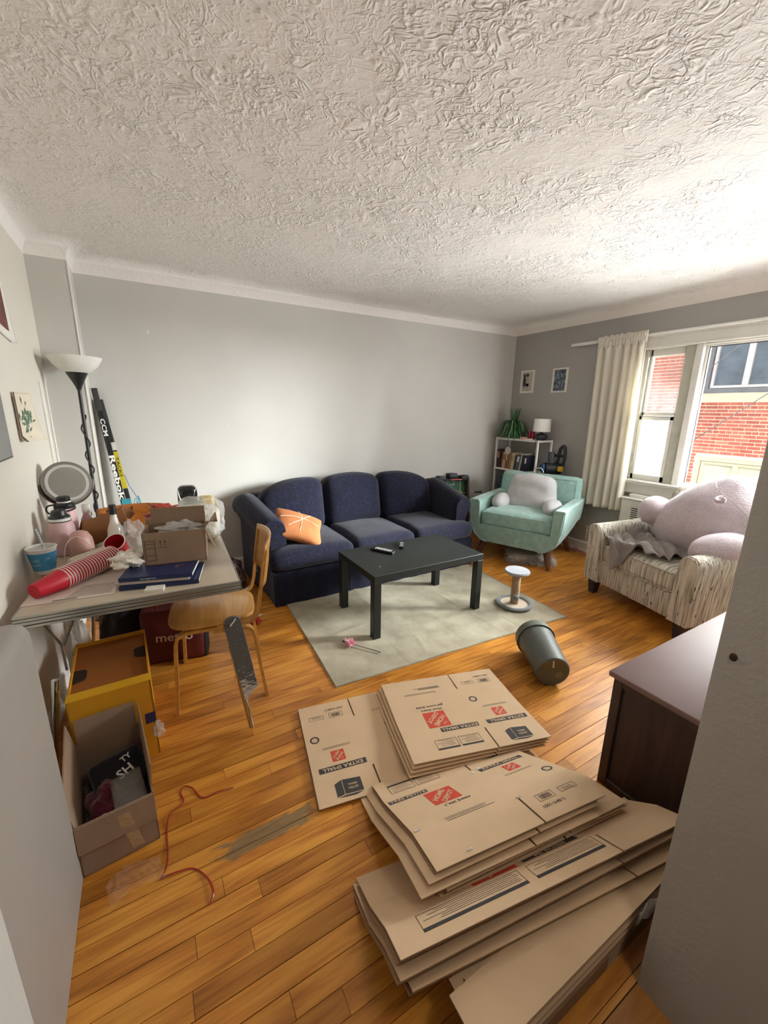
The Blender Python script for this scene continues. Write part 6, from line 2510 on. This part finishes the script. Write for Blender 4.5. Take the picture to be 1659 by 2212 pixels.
class Sheet:
    """a flattened box: local u across, v from its back edge to its front edge, bent along v by a profile"""

    def __init__(self, label, origin, ang, W, D, prof, group, flip=False, name='moving_box', corr=False):
        self.t = thing(name, label, 'box', (origin[0], origin[1], 0), R(ang), group)
        self.W, self.D, self.prof, self.flip = W, D, prof, flip

    def z(self, v):
        p = self.prof
        for (a, za), (b, zb) in zip(p, p[1:]):
            if v <= b:
                return za + (zb - za) * (v - a) / (b - a)
        return p[-1][1]

    def run(self, v):
        """horizontal run of a sheet length v laid along the bent profile"""
        h = 0.0
        for (a, za), (b, zb) in zip(self.prof, self.prof[1:]):
            if v <= a:
                break
            k = min(v, b) - a
            sl = (zb - za) / (b - a)
            h += k * math.sqrt(max(.05, 1 - sl * sl))
        return h

    def S(self, u, v, off=0.0):
        return (u, -self.run(v), self.z(v) + off)

    def slab(self, mb, u0, u1, v0, v1, off0, off1):
        vs_ = sorted({v0, v1, *[a for a, _ in self.prof if v0 < a < v1], *[v0 + (v1 - v0) * i / 6 for i in range(1, 6)]})
        n = len(vs_)
        P = []
        for v in vs_:
            P += [self.S(u0, v, off0), self.S(u1, v, off0), self.S(u1, v, off1), self.S(u0, v, off1)]
        F = []
        for i in range(n - 1):
            for j in range(4):
                F.append((i * 4 + j, i * 4 + (j + 1) % 4, (i + 1) * 4 + (j + 1) % 4, (i + 1) * 4 + j))
        F += [(0, 1, 2, 3), tuple(range(4 * n - 4, 4 * n))]
        mb.add(P, F)

    def panels(self, split, fl=.13, th=.004, layers=2, lay_gap=.006, dx=.004):
        D, W = self.D, self.W
        g = .0035
        for k in range(layers):
            mb = MB()
            o1 = -k * (th + lay_gap)
            o0 = o1 - th
            sh = -dx * k
            e = .006 * k
            self.slab(mb, sh, W + sh, fl, D - fl, o0, o1)
            for a, b in ((sh, split - g + sh), (split + g + sh, W + sh)):
                self.slab(mb, a, b, 0 + e * .5, fl, o0, o1)
                self.slab(mb, a, b, D - fl, D - e, o0, o1)
            mb.build('top_layer' if k == 0 else 'under_layer', M_CARD if k == 0 else M_CARDE, self.t, 0)

    # print coordinates on a panel: x right, y up as the print reads
    def pmap(self, u0, w):
        if self.flip:
            return lambda x, y, off: self.S(u0 + w - x, y, off)
        return lambda x, y, off: self.S(u0 + x, self.D - y, off)

    def rect(self, mb, mp, x0, x1, y0, y1, off=.0006):
        n = 3
        vs = [mp(x0 + (x1 - x0) * i / n, y0 + (y1 - y0) * j / n, off) for i in range(n + 1) for j in range(n + 1)]
        fs = [(i * 4 + j, (i + 1) * 4 + j, (i + 1) * 4 + j + 1, i * 4 + j + 1) for i in range(n) for j in range(n)]
        mb.add(vs, fs)

    def outline(self, mb, mp, x0, x1, y0, y1, t=.0016):
        for a, b, c, d in ((x0, x1, y0, y0 + t), (x0, x1, y1 - t, y1), (x0, x0 + t, y0, y1), (x1 - t, x1, y0, y1)):
            self.rect(mb, mp, a, b, c, d)

    def text(self, mb, mp, s, size, x, y, rot=0, bold=0.0, squeeze=1.0, off=.0007, spacing=1.0):
        vs, fs = text_geo(s, size, bold=bold, squeeze=squeeze, spacing=spacing)
        c, q = math.cos(R(rot)), math.sin(R(rot))
        mb.add([mp(x + a * c - b * q, y + a * q + b * c, off) for a, b in vs], fs)

    def lines(self, mb, mp, x0, x1, y0, n, step, h=.0022, rnd=None):
        rnd = rnd or random.Random(3)
        for i in range(n):
            self.rect(mb, mp, x0 + rnd.uniform(0, .01), x1 - rnd.uniform(0, .3) * (x1 - x0), y0 - i * step, y0 - i * step + h)

    def put(self, name, mb, m, parent=None):
        return mb.build(name, m, parent or self.t, 0)

    def logo(self, mp, cx, cy, s, three=True):
        red, ko = MB(), MB()
        self.rect(red, mp, cx - s / 2, cx + s / 2, cy - s / 2, cy + s / 2)
        k = s / .11
        a = 45
        if three:
            self.text(ko, mp, 'THE', .014 * k, cx - .0315 * k, cy + .0315 * k, a, .02, off=.0012)
        self.text(ko, mp, 'HOME', .034 * k, cx - .0105 * k, cy + .0105 * k, a, .03, .92, off=.0012)
        self.text(ko, mp, 'DEPOT', .030 * k, cx + .0155 * k, cy - .0155 * k, a, .03, .92, off=.0012)
        o = self.put('red_logo', red, M_PR)
        self.put('lettering', ko, M_PO, o)

    def bar(self, mp, x0, x1, y0, y1, s, size):
        blk, ko = MB(), MB()
        self.rect(blk, mp, x0, x1, y0, y1)
        self.text(ko, mp, s, size, (x0 + x1) / 2, (y0 + y1) / 2, 0, .02, 1.22, off=.0012)
        o = self.put('label_bar', blk, M_PK)
        self.put('lettering', ko, M_PO, o)

    def words(self, mp, s, size, x, y, bold=.01):
        mb = MB()
        self.text(mb, mp, s, size, x, y, 0, bold)
        self.put('lettering', mb, M_PK)

    def small(self, mp, *args):
        mb = MB()
        self.lines(mb, mp, *args)
        o = self.put('small_print', mb, M_PK)
        o['kind'] = 'stuff'

    def table(self, mp, x0, x1, y0, y1, n, step, head=.010):
        mb = MB()
        self.outline(mb, mp, x0, x1, y0, y1)
        if head:
            self.rect(mb, mp, x0, x1, y1 - head, y1)
        o = self.put('packing_table', mb, M_PK)
        mb = MB()
        self.lines(mb, mp, x0 + .008, x1 - .006, y1 - head - .011, n, step, .0014)
        q = self.put('small_print', mb, M_PK, o)
        q['kind'] = 'stuff'

    def side_print(self, u0, w, cube=True):
        mp = self.pmap(u0, w)
        self.bar(mp, .020, w - .030, .385, .412, 'EXTRA SMALL', .023)
        self.logo(mp, .130, .338, .058)
        self.small(mp, .060, .215, .290, 2, .007, .0018)
        # round recycling mark
        cx, cy, r0, r1 = w - .043, .225, .021, .014
        blk = MB()
        vs = []
        for i in range(25):
            a = 2 * math.pi * i / 24
            vs += [mp(cx + r0 * math.cos(a), cy + r0 * math.sin(a), .0006), mp(cx + r1 * math.cos(a), cy + r1 * math.sin(a), .0006)]
        blk.add(vs, [(2 * i, 2 * i + 1, 2 * i + 3, 2 * i + 2) for i in range(24)])
        for k in range(3):
            a0 = 2 * math.pi * k / 3 + .5
            blk.add([mp(cx + .010 * math.cos(a0 + d), cy + .010 * math.sin(a0 + d), .0006) for d in (0, 1.3, .65)], [(0, 1, 2)])
        self.put('recycling_mark', blk, M_PK)
        # barcode and number on the lower flap
        blk = MB()
        self.outline(blk, mp, .050, .118, .076, .110)
        x = .062
        rnd = random.Random(2)
        while x < .106:
            q = rnd.choice((.0012, .0018, .0028))
            self.rect(blk, mp, x, x + q, .082, .104)
            x += q + rnd.choice((.0014, .0022))
        self.put('barcode', blk, M_PK)['kind'] = 'stuff'
        self.table(mp, .145, .215, .080, .106, 3, .0055, 0)
        self.words(mp, '1001164811', .019, .085, .052)
        if cube:
            blk, ko = MB(), MB()
            for pts in ([(.070, .470), (.145, .462), (.145, .530), (.070, .532)], [(.148, .462), (.178, .475), (.178, .535), (.148, .530)], [(.070, .536), (.145, .534), (.176, .539), (.104, .544)]):
                blk.add([mp(x_, y_, .0006) for x_, y_ in pts], [tuple(range(len(pts)))])
            o = self.put('box_picture', blk, M_PK)
            self.text(ko, mp, 'EXTRA', .013, .108, .508, 0, .02, off=.0012)
            self.text(ko, mp, 'SMALL', .013, .108, .492, 0, .02, off=.0012)
            self.put('lettering', ko, M_PO, o)

    def main_print(self, u0, w, french=False):
        mp = self.pmap(u0, w)
        if french:
            self.bar(mp, .010, .165, .385, .412, 'TRÈS PETITE', .022)
            self.logo(mp, w * .50, .318, .108, False)
            self.words(mp, "c'est beau", .026, w * .50 + .02, .244)
            self.small(mp, w * .30, w * .80, .165, 3, .008, .002)
        else:
            self.bar(mp, .015, .200, .385, .412, 'EXTRA SMALL', .023)
            self.logo(mp, w * .50, .322, .108)
            self.words(mp, 'How doers', .023, w * .50, .252)
            self.words(mp, 'get more done', .023, w * .50, .227)
            self.small(mp, w * .30, w * .85, .125, 2, .008, .002)
            self.small(mp, w * .22, w * .60, .090, 3, .006, .003)
        # packing tables on the upper flap
        for x0, x1 in ((.045, .145), (.155, .255)):
            self.table(mp, x0, x1, .455, .515, 5, .0085)


GR = 'flattened extra small moving boxes'
SPL = .255


def xs_box(label, origin, ang, prof, side_left=False, flip=False, french=False, prints=True, layers=2, W=.637, D=.56):
    s = Sheet(label, origin, ang, W, D, prof, GR, flip)
    sw, mw = .255, W - .255
    split = sw if side_left else mw
    s.panels(split, layers=layers)
    if prints:
        if side_left:
            s.side_print(0, sw)
            s.main_print(sw, mw, french)
        else:
            s.main_print(0, mw, french)
            s.side_print(mw, sw)
    return s


# A: flat on the floor, furthest left
xs_box('flattened extra small moving box lying leftmost, flat on the bare floor', (.523, 1.715, 0), -10.5, [(0, .016), (.56, .016)], side_left=True, flip=True)
# B: three sheets, the top one printed face up, resting on the pile in front
for k in range(3, 0, -1):
    xs_box(('second' if k == 1 else 'third' if k == 2 else 'lowest') + ' sheet down in the flattened box pile nearest the rug', (.957 - .016 * k, 1.635 - .004 * k, 0), -16 + .6 * k, [(0, .052 - .012 * k), (.3, .066 - .012 * k), (.56, .092 - .012 * k)], flip=True, prints=(k == 1), layers=1)
xs_box('flattened extra small moving box with red square logo, topmost nearest the rug', (.957, 1.635, 0), -16, [(0, .052), (.3, .066), (.56, .092)], flip=True, layers=1)
# C: the pile sloping up onto the big boxes, French side up
cp = [(0, .022), (.13, .07), (.40, .205), (.56, .252)]
for k, (dx, dy, da) in enumerate(((.0, -.012, .3), (.03, -.01, -.5), (.01, -.02, .6), (-.06, -.012, -.3), (-.035, -.004, .4)), 0):
    j = 5 - k
    dz = .0135 * j
    xs_box(('lowest', 'second lowest', 'middle', 'third', 'second')[k] + ' sheet of the flattened box pile with the French lettering on top', (.640 + dx, 1.150 + dy, 0), -8.2 + da,
           [(v, max(.006, z - dz)) for v, z in cp], flip=False, prints=False, french=True, layers=1, W=.70 if k < 3 else .637)
C1 = xs_box('flattened moving box printed in French with red logo, topmost of its pile', (.640, 1.153, 0), -8.2, cp, flip=False, french=True)
for u, v in ((.02, .40), (.385, .43), (.37, .16), (.12, .54), (.41, .14)):
    p = Vector(C1.S(u, v, .002))
    MB().blob(tuple(p), (.012, .004, .003), 10, 6, T(0, 0, 0), lambda q: Vector(q) * (1 + .5 * vnoise(q[0] * 3 + u * 40, q[1] * 3, v))).build('tape_scrap', M_GLINT, C1.t)

# D: big medium boxes folded in half, sloping from the floor up onto the stack by the opening
GD = 'flattened medium moving boxes'
dp = [(0, .012), (.16, .095), (.32, .200), (.43, .252)]


def md_box(label, origin, ang, dz, prints, W=.98):
    s = Sheet(label, origin, ang, W, .43, [(v, max(.006, z - dz)) for v, z in dp], GD, True)
    s.panels(.70, fl=.10, layers=2, th=.005, lay_gap=.010, dx=.006)
    if prints:
        mp = s.pmap(0, .70)
        s.logo(mp, .36, .238, .15, False)
        s.bar(mp, .05, .26, .278, .306, 'MEDIUM', .026)
        for x0, x1 in ((.30, .62), (.02, .27)):
            s.table(mp, x0, x1, .326, .388, 6, .0066, .012)
    return s


md_box('lowest flattened medium moving box under the French-lettered pile', (.455, .872, 0), -9.8, .050, False)
md_box('middle flattened medium moving box under the French-lettered pile', (.425, .884, 0), -8.6, .027, False)
md_box('top flattened medium moving box with red logo partly covered', (.440, .892, 0), -9.5, 0, True)


# E: corrugated sheets piled flat beside the opening, cut edges towards the camera
def corrugated(label, x0, x1, y0, y1, z, th=.006, pitch=.009, ang=0):
    t = thing('cardboard_sheet', label, 'box', ((x0 + x1) / 2, (y0 + y1) / 2, z), R(ang), 'corrugated sheets piled by the opening')
    hx, hy = (x1 - x0) / 2, (y1 - y0) / 2
    MB().box(-hx, hx, -hy, hy, th - .0007, th).build('top_liner', M_CARD, t, 0)
    MB().box(-hx, hx, -hy, hy, 0, .0007).build('bottom_liner', M_CARDE, t, 0)
    n = int((x1 - x0) / pitch)
    vs, fs = [], []
    for i in range(2 * n + 1):
        x = -hx + i * pitch / 2
        zz = .0007 if i % 2 else th - .0007
        vs += [(x, -hy + .0005, zz), (x, hy, zz)]
    fs = [(2 * i, 2 * i + 1, 2 * i + 3, 2 * i + 2) for i in range(2 * n)]
    MB().add(vs, fs).build('flutes', M_CARD, t, 0)


EL = ('lowest', 'second', 'third', 'fourth', 'fifth', 'sixth', 'topmost')
for i, (dx, dy, a) in enumerate(((.10, .012, 0), (.06, .004, 0), (.08, .010, 0), (.05, .0, 0), (.03, .006, 0), (.0, .0, 0))):
    n = (0, 1, 2, 3, 4, 6)[i]
    corrugated(f'{EL[n]} corrugated cardboard sheet of the pile beside the wall end', .47 + dx * .8, 1.30 + dx, .350 + dy, .62 - i * .03, .064 + i * .0205, ang=a)
    if i < 5:
        corrugated(f'{EL[n]} loose under-sheet of the corrugated pile beside the wall end', .50 + dx * .8, 1.32 + dx, .356 + dy, .60 - i * .03, .0735 + i * .0205, th=.005)
lc = thing('cardboard_carton', 'low closed cardboard carton beneath the corrugated sheets', 'box', (.96, .505, 0))
MB().rbox(-.38, .42, -.148, .12, 0, .056, .002, 1).build('body', M_CARDE, lc, 0)
MB().box(-.38, .42, -.016, -.010, .0555, .0585).build('flap_seam', M_CARD, lc, 0)
MB().box(-.02, .03, -.1486, -.1478, .004, .052).build('tape', M_GLINT, lc, 0)
t = thing('tape_strip', 'crumpled clear tape hanging over the corrugated sheet edges', 'tape', (1.075, .346, .145))
MB().grid(lambda u, v: (-.06 + .12 * u, -.006 - .006 * math.sin(u * 9 + v * 4), .03 - .055 * v + .01 * math.sin(u * 7)), 16, 8).build('tape', M_GLINT, t)

# ------------------------------------------------------------------ bits on the floor
M_RIB = clear_plastic('red_ribbon_film', '#a83326', .75, .2, .2, 30)
rib = thing('ribbon', 'thin red curling ribbon lying on the floor beside the open carton', 'ribbon', (0, 1.3, 0))
P1 = [(.159, 1.433), (.10, 1.44), (.046, 1.447), (.016, 1.510), (-.014, 1.531), (-.025, 1.507), (-.020, 1.459), (-.066, 1.429), (-.081, 1.367), (-.082, 1.286), (-.090, 1.229), (-.108, 1.207)]
P2 = [(-.108, 1.207), (-.06, 1.20), (-.011, 1.188), (.024, 1.134), (.035, 1.083), (.021, 1.054)]
for P in (P1, P2):
    q = smooth_path([(x, y - 1.3, .004 + .003 * math.sin(i * 2.1)) for i, (x, y) in enumerate(P)], 7)
    MB().tube(q, .0032, 6, flat=.5).build('strand', M_RIB, rib)
film = thing('cling_film', 'crinkled clear film scrap on the floor in front of the open carton', 'plastic', (-.175, 1.24, 0), R(12))
o = MB().grid(lambda u, v: (-.075 + .15 * u, -.045 + .09 * v + .02 * math.sin(u * 4), .003 + .010 * abs(vnoise(u * 7, v * 7, 2)) + .004 * abs(math.sin(u * 20 + v * 9))), 36, 24).build('film', clear_plastic('floor_film', '#e8dccf', .10, .1, .8, 40), film, 40)
t = thing('pink_toy', 'small pink toy scrap against the baseboard below the curtain', 'toy', (4.0, 2.62, 0))
MB().blob((0, 0, .02), (.022, .03, .02), 14, 9, None, tissue_fn).blob((.0, -.07, .014), (.015, .03, .012), 12, 8, None, tissue_fn).build('toy', plain('toy_pink', '#c98a93', .7), t)
